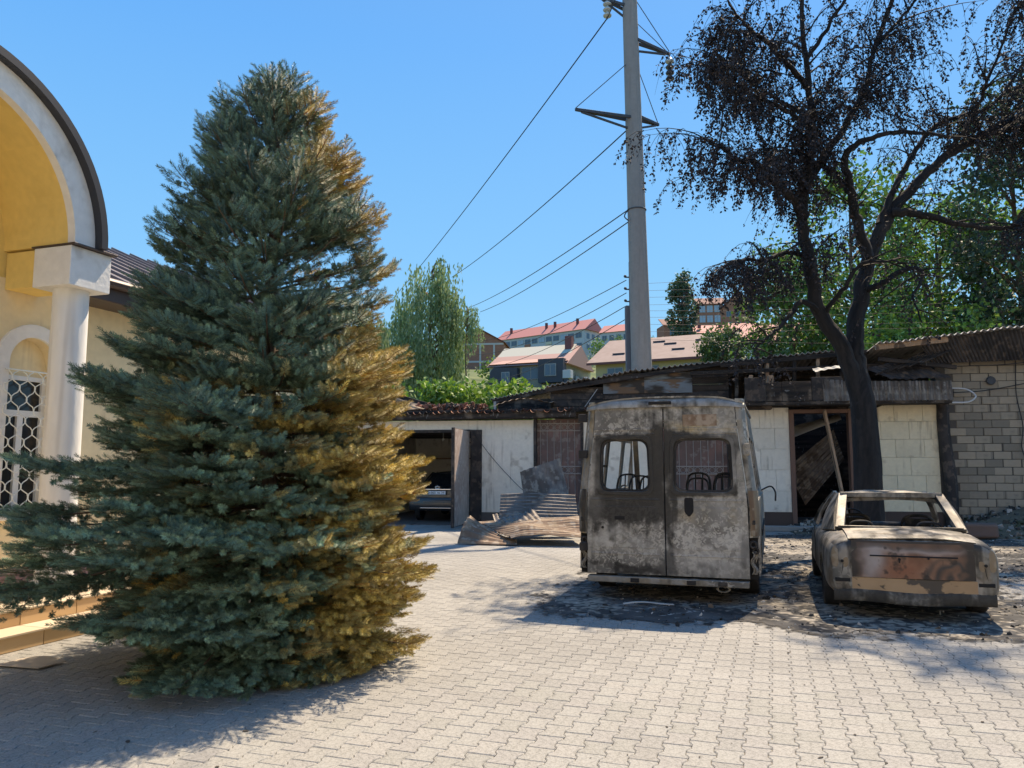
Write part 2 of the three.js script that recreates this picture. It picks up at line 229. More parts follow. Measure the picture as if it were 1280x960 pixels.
  M.boot.map.offset.set(0.5, 0);
  M.tanPanel = mat(0xffffff, 0.7, { map: texture(512, 256, (u, v) => { const x = u * 1.6, y = v * 0.6, s = vn(x * 14 + y * 22, y * 9, 640), n = fbm(x * 8, y * 8, 641, 4); let c = mix3([0.44, 0.30, 0.17], [0.33, 0.21, 0.11], n); c = mix3(c, [0.04, 0.035, 0.03], sstep(0.72, 0.8, s) * sstep(0.42, 0.58, n) ); return mix3(c, [0.05, 0.045, 0.04], sstep(0.56, 0.64, fbm(x * 5, y * 9, 645, 5)) * 0.9); }, { rx: 1 / 1.6, ry: 1 / 0.6 }) });
  M.tanPanel.map.offset.set(0.5, 0);
  M.darkGlass = new THREE.MeshPhysicalMaterial({ color: lin(0.02, 0.022, 0.025), roughness: 0.06, metalness: 0, side: THREE.DoubleSide });
  M.pvc = mat([0.80, 0.80, 0.78], 0.4);
  M.steelWhite = mat([0.72, 0.75, 0.72], 0.5);
  M.roofBrown = mat([0.075, 0.055, 0.05], 0.45, { metalness: 0.2 });
  M.archEdge = mat([0.028, 0.028, 0.033], 0.5);
  M.roofSlateMetal = mat([0.20, 0.17, 0.165], 0.4, { metalness: 0.3 });
  M.black = mat([0.02, 0.02, 0.022], 0.8);
  M.iron = mat([0.07, 0.075, 0.085], 0.7, { metalness: 0.3 });
  M.wire = mat([0.03, 0.03, 0.035], 0.8);
  M.bark = mat(0xffffff, 0.95, { map: texture(256, 256, (u, v) => { const g = fbm(u * 10, v * 3, 700, 4, 10, 3), k = fbm(u * 22, v * 22, 702, 3, 22); return mix3([0.008, 0.008, 0.009], [0.032, 0.028, 0.027], clamp(g * 1.5 - 0.4 + (k - 0.5) * 0.5)); }, { rx: 1.2, ry: 0.6 }), bumpMap: bumpTex(256, (u, v) => fbm(u * 14, v * 4, 705, 4, 14, 4), 1), bumpScale: 0.02 });
  M.barkBrown = mat([0.12, 0.085, 0.06], 0.95);
}

// ---------- ground ----------
function terrainY(x, z) { const t = Math.max(0, -z - 29); return t <= 0 ? 0 : (Math.min(t, 40) * 0.22 + Math.max(0, t - 40) * 0.155 * (1 - 0.25 * sstep(150, 260, t))) * sstep(0, 8, t) + (fbm(x * 0.05, z * 0.05, 9, 3) - 0.5) * Math.min(3, t * 0.06); }
{
  const g = new THREE.PlaneGeometry(70, 30, 1, 1); g.rotateX(-Math.PI / 2); g.translate(6, -0.012, -15.5); tag(part('ground', uvm(g), M.sand), 'sandy bedding under the paving of the yard', 'ground', null, 'structure');
  const court = new THREE.PlaneGeometry(70, 26); court.rotateX(-Math.PI / 2); court.translate(6, -0.008, 12.4); const cm = M.paver.clone(); cm.color = lin(0.34, 0.325, 0.295); tag(part('yard_ground', uvm(court), cm), 'pale grey yard continuing towards the apartment block opposite the garages', 'ground', null, 'structure');
  const h = new THREE.PlaneGeometry(620, 420, 124, 105); h.rotateX(-Math.PI / 2); h.translate(20, 0, -29.2 - 210);
  const p = h.attributes.position; for (let i = 0; i < p.count; i++) p.setY(i, terrainY(p.getX(i), p.getZ(i)) - 0.012);
  h.computeVertexNormals(); tag(part('hillside', (() => { const q = h.toNonIndexed(); const P = q.attributes.position, u = q.attributes.uv; for (let i = 0; i < P.count; i++) u.setXY(i, P.getX(i), P.getZ(i)); return q; })(), M.hill), 'grassy hillside rising behind the garages', 'hill', null, 'structure');
  const far = new THREE.RingGeometry(60, 900, 48, 1); far.rotateX(-Math.PI / 2); far.translate(0, -1.2, 0); tag(part('far_ground', far, M.hill), 'far ground around the yard', 'ground', null, 'structure');
}
const ashMask = (x, z) => { // soot and ash lying round the two burnt vehicles and along the garages
  const c = Math.cos(HEAD), s = Math.sin(HEAD), L = (x0, z0, wx, l0, l1) => { const dx = x - x0, dz = z - z0, a = dx * c - dz * s, b = dx * s + dz * c; return Math.hypot(Math.max(0, Math.abs(a) - wx), Math.max(0, b - l1, l0 - b)); };
  const d = Math.min(L(1.86, -9.3, 1.0, -5, 0.7), L(4.15, -8.1, 1.0, -5.5, 0.35), L(6.6, -13.2, 2.6, -4.5, 1.6), L(4.1, -11.5, 1.6, -5, 1.3));
  return d + 0.14 + (fbm(x * 1.3, z * 1.3, 33, 4) - 0.5) * 1.5;
};
{
  const yard = thing('pavement', 'pale grey yard paved with interlocking dog-bone concrete pavers', 'pavement', [0, 0, 0], 0, null, 'structure');
  const w = 0.0815, n = 0.0615, e = 0.0985, out = [[-w, -e], [w, -e], [w, -0.065], [n, -0.035], [n, 0.035], [w, 0.065], [w, e], [-w, e], [-w, 0.065], [-n, 0.035], [-n, -0.035], [-w, -0.065]];
  const pg = () => { // top face, chamfer and side of one paver
    const pos = [], uv = [], idx = [], N = out.length, ring = (ins, y) => { const o = pos.length / 3; for (const [x, z] of out) { const X = x - Math.sign(x) * ins, Z = z - Math.sign(z) * ins * (Math.abs(z) > 0.09 ? 1 : 0); pos.push(X, y, Z); uv.push(X, Z); } return o; };
    const quad = (a, b) => { for (let i = 0; i < N; i++) { const j = (i + 1) % N; idx.push(a + i, b + j, b + i, a + i, a + j, b + j); } };
    const t = ring(0.0055, 0), tri = THREE.ShapeUtils.triangulateShape(out.map((p) => new THREE.Vector2(...p)), []); for (const [a, b, c] of tri) idx.push(t + a, t + c, t + b);
    const t2 = ring(0.0055, 0), m = ring(0, -0.0055); quad(t2, m); const m2 = ring(0, -0.0055), b = ring(0, -0.03); quad(m2, b);
    const g = new THREE.BufferGeometry(); g.setAttribute('position', new THREE.Float32BufferAttribute(pos, 3)); g.setAttribute('uv', new THREE.Float32BufferAttribute(uv, 2)); g.setIndex(idx); g.computeVertexNormals(); return g;
  };
  const geo = pg(), R = rng(11), c = Math.cos(HEAD), s = Math.sin(HEAD), spots = [];
  for (let i = -150; i < 150; i++) for (let j = -14; j < 140; j++) {
    const a = i * 0.1462, b = -j * 0.2 - (i & 1 ? 0.1 : 0), x = a * c + b * s, z = -a * s + b * c, d = -z;
    if (d < 2.4 || Math.abs(x) > 0.74 * d + 1.6 || (x * 0.947 + z * 0.32 < -6.4 && (x + 5.55) * 0.32 - (z + 8.3) * 0.947 < 6.3)) continue;
    if (z < -21.6 + 0.176 * (x + 3.44) || z > -2.4) continue;
    spots.push({ x, z, d: Math.hypot(x, z), shown: d > 4.15 && Math.abs(x) < 0.665 * d - 0.05 });
  }
  const order = spots.filter((q) => q.shown && !(q.x < -0.6 && q.z < -5.2)).sort((p, q) => p.d - q.d).slice(0, 300), near = new Set(order);
  const mats = [0, 1, 2, 3, 4, 5, 6].map((k) => { const m = M.paver.clone(); m.map = M.paver.map.clone(); m.map.offset.set(k * 0.37, k * 0.61); const t = 0.33 + 0.018 * (k - 3) * 0.5; m.color = lin(t * 1.01, t * (0.985 + 0.006 * (k % 3)), t * (0.915 + 0.012 * (k % 2))); return m; });
  const list = [], cols = [], dummy = new THREE.Object3D();
  for (const q of spots) {
    const tint = fbm(q.x * 0.7, q.z * 0.7, 21, 3) - 0.5, lift = (R() - 0.5) * 0.003, tx = (R() - 0.5) * 0.012, tz = (R() - 0.5) * 0.012, k = R();
    if (near.has(q)) { const o = part('paver', geo, mats[Math.floor(clamp(k * 0.7 + tint * 1.3 + 0.15, 0, 0.999) * 7)], yard); o.position.set(q.x, lift, q.z); o.rotation.set(tx, HEAD, tz); continue; }
    dummy.position.set(q.x, lift, q.z); dummy.rotation.set(tx, HEAD, tz); dummy.updateMatrix(); list.push(dummy.matrix.clone());
    const am = ashMask(q.x, q.z), t = (0.33 + (k - 0.5) * 0.045 + tint * 0.12) * lerp(1, 0.62, sstep(0.75, 0.1, am) * (0.5 + 0.5 * R()));
    cols.push(lin(t * 1.01, t * 0.99, t * 0.925));
  }
  const m = M.paver.clone(); m.color = lin(1, 1, 1); inst('paver_field', geo, m, list, yard, cols);
  // ash and soot bed
  const N = 1024, X0 = -0.8, X1 = 13.2, Z0 = -20.6, Z1 = -6.6, XS = X1 - X0, ZS = Z1 - Z0;
  const at = texture(N, N, (u, v) => { const x = X0 + u * XS, z = Z0 + v * ZS, a = ashMask(x, z), n = fbm(x * 3, z * 3, 51, 4), f = fbm(x * 16, z * 16, 53, 3), k = fbm(x * 1.1, z * 1.1, 57, 3);
    let col = mix3([0.022, 0.022, 0.023], [0.10, 0.098, 0.095], clamp(n * 2 - 0.6)); col = mix3(col, [0.30, 0.27, 0.22], sstep(0.50, 0.66, f * 0.6 + k * 0.45)); col = mix3(col, [0.50, 0.48, 0.45], sstep(0.64, 0.74, f * 0.85 + (n - 0.5) * 0.4)); col = mix3(col, mix3([0.36, 0.31, 0.22], [0.2, 0.16, 0.11], f), 0.85 * sstep(8.3, 9.6, x + z * 0.12 + (n - 0.5) * 2));
    return [...col, clamp(sstep(0.62, 0.3, a + (f - 0.5) * 1.0 + (n - 0.5) * 0.5)) ]; }, { wrap: false });
  const g = new THREE.PlaneGeometry(XS, ZS, 130, 130); g.rotateX(-Math.PI / 2); g.translate((X0 + X1) / 2, 0, (Z0 + Z1) / 2);
  const p = g.attributes.position, uv = g.attributes.uv; for (let i = 0; i < p.count; i++) { const x = p.getX(i), z = p.getZ(i); uv.setXY(i, (x - X0) / XS, (z - Z0) / ZS); p.setY(i, 0.008 + sstep(0.5, -0.5, ashMask(x, z)) * 0.03 * fbm(x * 5, z * 5, 61, 3)); }
  g.computeVertexNormals(); const am = mat(0xffffff, 1, { map: at, transparent: true }); tag(part('ash_layer', g, am), 'black and grey ash strewn over the pavers around the burnt vehicles', 'ash', null, 'stuff');
  // charred crumbs and flakes
  const chip = new THREE.IcosahedronGeometry(1, 0), cp = chip.attributes.position; for (let i = 0; i < cp.count; i++) { const k = 0.7 + 0.6 * h2(Math.round(cp.getX(i) * 9), Math.round(cp.getY(i) * 9 + cp.getZ(i) * 31), 5); cp.setXYZ(i, cp.getX(i) * k, cp.getY(i) * k, cp.getZ(i) * k); } chip.computeVertexNormals();
  const L2 = [], C2 = [], R2 = rng(5);
  for (let i = 0; i < 15000 && L2.length < 3600; i++) { const x = lerp(-1, 13, R2()), z = lerp(-20, -6.4, R2()), a = ashMask(x, z); if (R2() > sstep(0.7, -0.1, a)) continue; const sz = 0.005 + 0.016 * R2() ** 4; dummy.position.set(x, 0.014, z); dummy.rotation.set(R2() * 6, R2() * 6, R2() * 6); dummy.scale.set(sz * (1 + R2() * 1.6), sz * (0.25 + 0.4 * R2()), sz * (1 + R2())); dummy.updateMatrix(); L2.push(dummy.matrix.clone()); const t = R2(); C2.push(t < 0.68 ? lin(0.03, 0.03, 0.03) : t < 0.88 ? lin(0.16, 0.13, 0.10) : lin(0.5, 0.48, 0.45)); }
  for (let i = 0; i < 420; i++) { const z = -3.8 - R2() * 14, x = (R2() * 2 - 1) * 0.7 * -z, sz = 0.004 + 0.008 * R2() ** 3; dummy.position.set(x, 0.004, z); dummy.rotation.set(0, R2() * 6, 0); dummy.scale.set(sz * (1 + R2() * 2), sz * 0.18, sz * (0.5 + R2())); dummy.updateMatrix(); L2.push(dummy.matrix.clone()); C2.push(lin(0.06, 0.05, 0.04)); }
  tag(inst(numbered('charred_crumbs'), chip, mat(0xffffff, 0.95), L2, scene, C2), 'small charred crumbs and ash flakes scattered on the yard', 'debris', null, 'stuff');
}

// ---------- vegetation ----------
const UP = V(0, 1, 0), Q = new THREE.Quaternion();
function place(pos, dir, len, wid, roll) { // matrix that lays a +y shape along dir
  const q = new THREE.Quaternion().setFromUnitVectors(UP, dir.clone().normalize()); Q.setFromAxisAngle(UP, roll); q.multiply(Q);
  return new THREE.Matrix4().compose(pos, q, V(wid, len, wid));
}
function bladeGeo(list, colors) { // list of quads [a, b, c, d]
  const pos = [], col = [], idx = []; list.forEach((q, i) => { const o = pos.length / 3; q.forEach((p, k) => { pos.push(p.x, p.y, p.z); const c = colors ? colors[i][k] : [1, 1, 1]; col.push(...c); }); idx.push(o, o + 1, o + 2, o, o + 2, o + 3); });
  const g = new THREE.BufferGeometry(); g.setAttribute('position', new THREE.Float32BufferAttribute(pos, 3)); if (colors) g.setAttribute('color', new THREE.Float32BufferAttribute(col, 3)); g.setIndex(idx); g.computeVertexNormals(); return g;
}
{ // blue spruce, scorched brown on the side towards the burnt vehicles
  const T = thing('spruce_tree', 'blue spruce with one side scorched golden brown, standing on the pavers', 'tree', [-2.1, 0, -6.6]);
  const R = rng(77), H = 4.98;
  part('trunk', tube(curve([[0, 0, 0], [0.02, 1.2, 0.01], [-0.01, 2.6, 0], [0, 4.0, 0], [0, H - 0.12, 0]], 20), Array.from({ length: 21 }, (_, i) => 0.1 * (1 - i / 21) + 0.008), 10), M.barkBrown, T);
  const prof = [[0, 1.18], [0.25, 1.36], [0.9, 1.50], [1.5, 1.38], [1.96, 1.26], [2.57, 1.08], [3.3, 0.82], [3.9, 0.62], [4.3, 0.44], [4.65, 0.24], [5.1, 0.04]];
  const radius = (h) => { for (let i = 0; i < prof.length - 1; i++) if (h <= prof[i + 1][0]) return lerp(prof[i][1], prof[i + 1][1], (h - prof[i][0]) / (prof[i + 1][0] - prof[i][0])); return 0.04; };
  const shootGeo = (n, seed) => { const r = rng(seed), qs = [], cs = []; for (let i = 0; i < n; i++) { const t = (i + r() * 0.6) / n, a = i * 2.4 + r(), out = V(Math.cos(a), 0.28 + 0.9 * t * t + 0.2 * r(), Math.sin(a)).normalize(), L = (0.29 - 0.09 * t ** 3) * (0.85 + 0.3 * r()), b = V(0, t * 0.95, 0), side = out.clone().cross(UP).normalize().multiplyScalar(0.021), tip = b.clone().addScaledVector(out, L), mid = b.clone().addScaledVector(out, L * 0.55);
      qs.push([b, mid.clone().add(side), tip, mid.clone().sub(side)]); const d = 0.72 + 0.56 * r(); cs.push([[d, d, d], [d, d, d], [d, d, d], [d, d, d]]); }
    for (let k = 0; k < 2; k++) { const s = V(k ? 0.03 : 0, 0, k ? 0 : 0.03); qs.push([s.clone(), V(0, 1, 0), V(0, 1, 0), s.clone().negate()]); cs.push([[0.8, 0.45, 0.3], [0.9, 0.6, 0.4], [0.9, 0.6, 0.4], [0.8, 0.45, 0.3]]); }
    return bladeGeo(qs, cs); };
  const lists = [[], [], []], cols = [[], [], []], bare = [], boughs = [];
  const fire = V(0.86, 0, -0.5);
  function shoot(p, dir, len, keep = 1) {
    const k = Math.floor(R() * 3), r = Math.hypot(p.x, p.z), rel = (p.x * fire.x + p.z * fire.z) / Math.max(0.5, radius(p.y)), n = fbm(p.x * 2.1 + 9, p.y * 2.1 + p.z * 1.7, 91, 3) - 0.5 + 0.55 * (fbm(p.x * 8 + p.z * 5, p.y * 8 - p.z * 6, 93, 2) - 0.5);
    const holes = (p.y > 2.95 && p.y < 3.45 && Math.abs(p.x - 0.12) < 0.62 && fbm(p.x * 4, p.y * 4 + p.z * 3, 95, 2) > 0.40) || (p.x < -0.75 && p.y > 0.75 && p.y < 1.35 && r < 1.5 && fbm(p.x * 3, p.y * 3 + p.z * 2, 96, 2) > 0.36);
    if (holes && R() < 0.8) return;
    const scorch = clamp(sstep(-0.22, 0.62, rel + n * 2.2 - 0.62 * sstep(2.3, 3.6, p.y) + 0.2 * sstep(2.3, 1.2, p.y)) + (rel > -0.1 && R() < 0.07 ? 0.6 : 0)), v = (0.75 + 0.5 * R()) * (0.72 + 0.56 * fbm(p.x * 3.3, p.y * 5 + p.z * 3.3, 99, 2));
    const blue = mix3([0.07, 0.13, 0.09], [0.125, 0.19, 0.12], R()), gold = mix3([0.42, 0.33, 0.085], [0.26, 0.19, 0.055], R() ** 1.4), c = mix3(blue, gold, clamp(scorch * 1.5 - 0.5 * R()));
    const young = R() < 0.25 ? 1.5 : 1; lists[k].push(place(p, dir, len, len * (0.85 + 0.3 * R()), R() * 6.28)); cols[k].push(lin(c[0] * v * young, c[1] * v * young, c[2] * v * young));
  }
  let h = 0.06, w = 0;
  while (h < H - 0.22) {
    const kk = h / H, nb = Math.round(lerp(13, 6, kk)), tier = 1 + 0.05 * Math.sin(w * 2.1);
    for (let b = 0; b < nb; b++) {
      const az = (b / nb) * 6.283 + w * 2.39 + (R() - 0.5) * 0.5, hh = h + (R() - 0.5) * 0.2, out = V(Math.cos(az), 0, Math.sin(az));
      let L = radius(hh) * tier * (0.80 + 0.26 * R()); L *= 0.70 + 0.62 * fbm(az * 2.0 + 3, hh * 2.4, 97, 3); if (out.x < -0.5 && hh > 0.7 && hh < 1.6) L *= 1.12; if (out.x > 0.2 && hh < 2.9) L *= 0.86; if (hh < 0.62) L *= out.x < -0.2 ? 0.68 : 0.94;
      const s0 = lerp(-0.02, 0.62, sstep(0.25, 0.95, kk)) + (R() - 0.5) * 0.12, droop = lerp(0.22, 0.06, kk);
      const at = (t) => V(out.x * L * t, Math.max(0.03, hh + 0.10 + L * (s0 * t - droop * t * t * (1.0) + 0.14 * t ** 4) - (kk < 0.2 ? 0.16 * t : 0)), out.z * L * t);
      const side = V(-out.z, 0, out.x), pts = Array.from({ length: 9 }, (_, i) => at(i / 8));
      boughs.push(tube(pts, pts.map((_, i) => 0.014 * (1 - i / 9) * (0.4 + L * 0.5) + 0.002), 5, false));
      const step = 0.062 / L;
      for (let t = 0.3; t <= 1; t += step) {
        const p = at(t), fwd = at(Math.min(1, t + 0.05)).sub(at(t - 0.05)).normalize(), dens = sstep(0.26, 0.55, t);
        if (R() < dens) shoot(p.clone().addScaledVector(UP, 0.01), fwd.clone().addScaledVector(UP, 0.5 + R() * 0.5).addScaledVector(side, (R() - 0.5) * 0.9), 0.085 + 0.04 * R());
        for (const sg of [-1, 1]) {
          const l2 = Math.min(0.46, (1.08 - t) * L * 0.62 + 0.06) * (0.8 + 0.4 * R()), d2 = fwd.clone().multiplyScalar(0.75).addScaledVector(side, sg * 0.8).addScaledVector(UP, -0.05 + 0.12 * R()).normalize();
          for (let q = 0.05; q <= l2; q += 0.066) {
            if (R() > 0.2 + 0.7 * dens) continue; const pp = p.clone().addScaledVector(d2, q).addScaledVector(UP, -0.10 * q * q / 0.2); if (pp.y < 0.03) pp.y = 0.03 + 0.03 * R();
            const s2 = d2.clone().cross(UP).normalize(), sd = R() < 0.5 ? -1 : 1; shoot(pp, d2.clone().addScaledVector(s2, sd * (0.5 + 0.7 * R())).addScaledVector(UP, -0.1 + 0.6 * R()), 0.085 + 0.05 * R());
          }
          shoot(p.clone().addScaledVector(d2, l2), d2.clone().addScaledVector(UP, 0.1 + 0.25 * R()), 0.10 + 0.045 * R());
        }
        if (t < 0.6 && R() < 0.5) { const a = at(t), e = a.clone().addScaledVector(side, (R() - 0.5) * 0.5).addScaledVector(UP, -0.12 - 0.2 * R()).addScaledVector(out, 0.1); bare.push(tube([a, a.clone().lerp(e, 0.5).addScaledVector(UP, 0.03), e], [0.004, 0.003, 0.0015], 3, false)); }
      }
      shoot(at(1), at(1).sub(at(0.9)).addScaledVector(UP, 0.05 * R()), 0.11 + 0.05 * R());
    }
    h += lerp(0.118, 0.135, kk); w++;
  }
  for (let i = 0; i < 26; i++) { const a = i * 2.4, y = H - 0.42 + 0.38 * (i / 26); shoot(V(Math.cos(a) * 0.05, y, Math.sin(a) * 0.05), V(Math.cos(a) * (1 - i / 40), 0.95, Math.sin(a) * (1 - i / 40)), 0.2 + 0.08 * R()); }
  for (let i = 0; i < 9; i++) { const a = i * 2.3, r = 0.08 + 0.16 * R(); shoot(V(Math.cos(a) * r, H - 0.34 - 0.6 * r + 0.1 * R(), Math.sin(a) * r), V(Math.cos(a) * 0.45, 1, Math.sin(a) * 0.45), 0.2 + 0.08 * R()); } shoot(V(0, H - 0.16, 0), V(0.05, 1, 0), 0.32); shoot(V(0.02, H - 0.1, 0), V(0.5, 1, 0.1), 0.19); shoot(V(0, H - 0.1, 0), V(-0.5, 1, 0), 0.17);
  part('bough', mergeGeometries(boughs), M.barkBrown, T).userData.kind = 'stuff'; part('dead_twig', mergeGeometries(bare), mat([0.16, 0.11, 0.075], 1), T).userData.kind = 'stuff';
  const nm = mat(0xffffff, 0.62, { vertexColors: true });
  lists.forEach((l, k) => inst('needles', shootGeo(64, 5 + k), nm, l, T, cols[k]));
  console.log('spruce shoots', lists.map((l) => l.length).join());
}

const leafQuad = (l = 1, w = 0.5, fold = 0.12) => { const q = [[V(0, 0, 0), V(w / 2, l * 0.45, fold * w), V(0, l, 0), V(0, l * 0.45, 0)], [V(0, 0, 0), V(0, l * 0.45, 0), V(0, l, 0), V(-w / 2, l * 0.45, fold * w)]]; return bladeGeo(q); };
{ // burnt birch with charred trunk and dead hanging leaves
  const T = thing('burnt_tree', 'scorched black tree with forked trunk and dark dead leaves behind the burnt sedan', 'tree', [7.33, 0, -16]);
  const R = rng(123), o = V(7.33, 0, -16), rel = (l) => l.map((p) => V(...p).sub(o));
  const trunkPts = curve([[0, -0.1, 0], [0.02, 0.7, 0], [0.03, 2, 0], [0.0, 3.0, 0], [-0.1, 3.9, 0]], 16);
  part('trunk', (() => { const g = tube(trunkPts, trunkPts.map((p, i) => 0.285 - 0.003 * i + 0.16 * Math.exp(-p.y * 3) - (i > 12 ? 0.03 * (i - 12) : 0)), 18); const p = g.attributes.position; for (let i = 0; i < p.count; i++) { const x = p.getX(i), y = p.getY(i), z = p.getZ(i), a = Math.atan2(z, x), k = 1 + 0.16 * (fbm(a * 2.5 + 10, y * 1.2, 5, 3) - 0.5); p.setX(i, x * k); p.setZ(i, z * k); } g.computeVertexNormals(); return g; })(), M.bark, T);
  const limbs = [
    [[[7.33, 2.2, -16], [7.18, 3.45, -16], [6.85, 4.21, -15.93], [6.46, 4.82, -15.87], [6.25, 5.99, -15.8], [6.1, 6.76, -15.73], [6.23, 7.54, -15.67], [6.35, 8.31, -15.6], [6.31, 9.5, -15.53], [6.23, 10.53, -15.47], [6.1, 12.0, -15.35]], 0.215, 0.035],
    [[[7.36, 2.2, -16], [7.30, 3.45, -16.02], [7.27, 4.24, -16.12], [7.49, 5.14, -16.24], [7.75, 5.98, -16.36], [8.17, 6.84, -16.48], [8.49, 7.26, -16.6], [8.99, 7.81, -16.72], [9.85, 8.59, -16.84], [10.8, 9.16, -16.96], [12.02, 9.84, -17.08], [13.38, 10.8, -17.2]], 0.225, 0.06],
    [[[6.17, 6.83, -15.7], [5.82, 7.14, -15.45], [5.4, 7.36, -15.2], [4.88, 7.73, -14.95], [4.5, 7.62, -14.7], [4.15, 7.8, -14.5], [3.85, 7.84, -14.35]], 0.12, 0.02],
    [[[7.68, 6.1, -16.2], [7.39, 6.85, -16], [7.21, 7.43, -15.8], [7.04, 8.15, -15.6], [7.34, 8.35, -15.4], [7.94, 8.46, -15.2], [9.1, 8.25, -15]], 0.13, 0.025],
    [[[8.39, 7.15, -16.4], [8.69, 7.07, -16.22], [9.07, 6.93, -16.04], [9.5, 6.72, -15.86], [10.24, 6.57, -15.68], [10.74, 6.69, -15.5]], 0.11, 0.03],
    [[[6.3, 7.67, -15.7], [6.89, 8.47, -15.97], [7.48, 9.3, -16.13], [7.92, 10.15, -16.3], [8.21, 11.02, -16.47], [9.01, 11.92, -16.63], [9.66, 12.93, -16.8]], 0.10, 0.02],
    [[[8.1, 6.9, -16.45], [8.67, 7.94, -16.72], [9.15, 8.63, -16.93], [9.91, 9.52, -17.15], [11.28, 10.07, -17.37], [12.48, 11.47, -17.58], [13.34, 12.64, -17.8]], 0.09, 0.02],
    [[[6.51, 4.73, -15.85], [5.98, 5.0, -15.6], [5.59, 4.58, -15.4], [5.29, 4.32, -15.2], [5.0, 4.09, -15], [4.71, 3.88, -14.8]], 0.07, 0.012],
    [[[6.22, 6.05, -15.8], [5.67, 6.03, -15.68], [5.2, 5.81, -15.45], [4.76, 5.79, -15.22], [4.32, 5.62, -15]], 0.06, 0.012],
    [[[7.59, 5.33, -16.2], [7.77, 5.44, -15.8], [8.3, 5.7, -15.6], [8.41, 5.53, -15.4], [8.09, 4.99, -15.2], [8.13, 4.43, -15]], 0.08, 0.012],
    [[[6.31, 9.53, -15.53], [5.78, 10.05, -15.35], [5.25, 10.4, -15.1], [4.73, 10.65, -14.85], [4.29, 11.05, -14.6]], 0.07, 0.015],
    [[[6.34, 8.7, -15.6], [5.79, 9.06, -15.47], [5.18, 9.2, -15.25], [4.59, 9.4, -15.03], [4.01, 9.6, -14.8]], 0.065, 0.015],
    [[[6.5, 4.75, -15.85], [6.82, 5.26, -15.4], [7.05, 5.67, -15.2], [7.33, 5.69, -15], [7.73, 5.56, -14.8], [7.9, 5.22, -14.6]], 0.06, 0.012],
    [[[7.25, 7.3, -15.9], [6.92, 7.87, -15.9], [6.14, 8.03, -15.7], [5.61, 8.19, -15.5]], 0.06, 0.015],
    [[[6.26, 10.2, -15.5], [6.9, 11.2, -15.2], [7.4, 12.1, -14.9], [7.8, 13, -14.6]], 0.05, 0.015],
    [[[6.3, 9.0, -15.55], [5.9, 9.7, -16.3], [5.4, 10.6, -17.0], [5.0, 11.5, -17.6]], 0.06, 0.015],
    [[[8.21, 11.02, -16.47], [8.6, 12.4, -16.0], [8.7, 13.6, -15.5], [9.1, 14.6, -15.1]], 0.06, 0.015],
    [[[10.8, 9.16, -16.96], [11.3, 9.1, -16.4], [12.0, 8.7, -15.8], [12.8, 8.4, -15.3]], 0.06, 0.015],
    [[[9.85, 8.59, -16.84], [10.3, 9.4, -16.4], [10.6, 10.4, -16.0], [11.0, 11.6, -15.7]], 0.06, 0.015],
  ];
  const twigs = [], leaves = [], lc = [], L = (p, d, s) => { leaves.push(place(p, d, s, s, R() * 6.28)); const v = 0.7 + 0.8 * R(), t = R(); lc.push(t < 0.8 ? lin(0.017 * v, 0.015 * v, 0.019 * v) : lin(0.04 * v, 0.028 * v, 0.026 * v)); };
  const hang = (p, len, dense) => { // drooping twig with dead leaves
    const a = R() * 6.28, k = 0.16 + 0.34 * R(), pts = [p.clone()]; let q = p.clone(), d = V(Math.cos(a) * k * 2, 0.25, Math.sin(a) * k * 2); const n = 6;
    for (let i = 0; i < n; i++) { d.y -= 0.42; const m = d.clone().normalize().multiplyScalar(len / n); q = q.clone().add(m); pts.push(q); }
    twigs.push(tube(pts, pts.map((_, i) => 0.007 * (1 - i / 8)), 3, false));
    for (let i = 0; i < dense * len; i++) { const t = Math.sqrt(R()) * n, j = Math.min(n - 1, Math.floor(t)), pp = pts[j].clone().lerp(pts[j + 1], t - j); L(pp.add(V((R() - 0.5) * 0.09, 0, (R() - 0.5) * 0.09)), V((R() - 0.5) * 1.5, -0.9 + R() * 0.8, (R() - 0.5) * 1.5), 0.05 + 0.04 * R()); }
  };
  const density = (p) => { const x = p.x + o.x, y = p.y; if (y < 5.2) return 0.12; let d = x < 6.4 ? 1.05 : 0.34; if (y > 9.2) d = x < 8.6 ? 0.9 : 0.5; if (x > 10.4 && y < 9.8) d = 0.95; if (x > 7 && x < 10.4 && y < 9) d = 0.14; if (y > 11.2 && x < 8.3) d *= 0.22; return d; };
  limbs.forEach(([pts, r0, r1], li) => {
    const c = curve(rel(pts), pts.length * 5), n = c.length; for (let i = 1; i < n - 1; i++) c[i].add(V((R() - 0.5) * 0.05, (R() - 0.5) * 0.05, (R() - 0.5) * 0.05));
    part('limb', tube(c, c.map((_, i) => lerp(r0, r1, (i / n) ** 0.8)), li < 2 ? 12 : 8), M.bark, T);
    const total = c.reduce((s, p, i) => s + (i ? p.distanceTo(c[i - 1]) : 0), 0), bn = Math.round(total * (li < 2 ? 3.6 : 4.8));
    for (let b = 0; b < bn; b++) {
      const t = lerp(li < 2 ? 0.35 : 0.22, 1, R()), i = Math.min(n - 2, Math.floor(t * n)), p = c[i], fwd = c[i + 1].clone().sub(c[Math.max(0, i - 1)]).normalize(), den = density(p); if (R() > 0.3 + den) continue;
      const dir = fwd.clone().multiplyScalar(0.5).add(V((R() - 0.5) * 1.9, R() * 0.8, (R() - 0.5) * 1.9)).normalize(), bl = (0.7 + 1.1 * R()) * (li < 7 ? 1 : 0.75), bp = [p.clone()]; let q = p.clone();
      for (let s = 0; s < 7; s++) { dir.y -= 0.1; dir.x += (R() - 0.5) * 0.3; dir.z += (R() - 0.5) * 0.3; dir.normalize(); q = q.clone().addScaledVector(dir, bl / 7); bp.push(q); }
      twigs.push(tube(bp, bp.map((_, s) => 0.022 * (1 - s / 8.5)), 4, false));
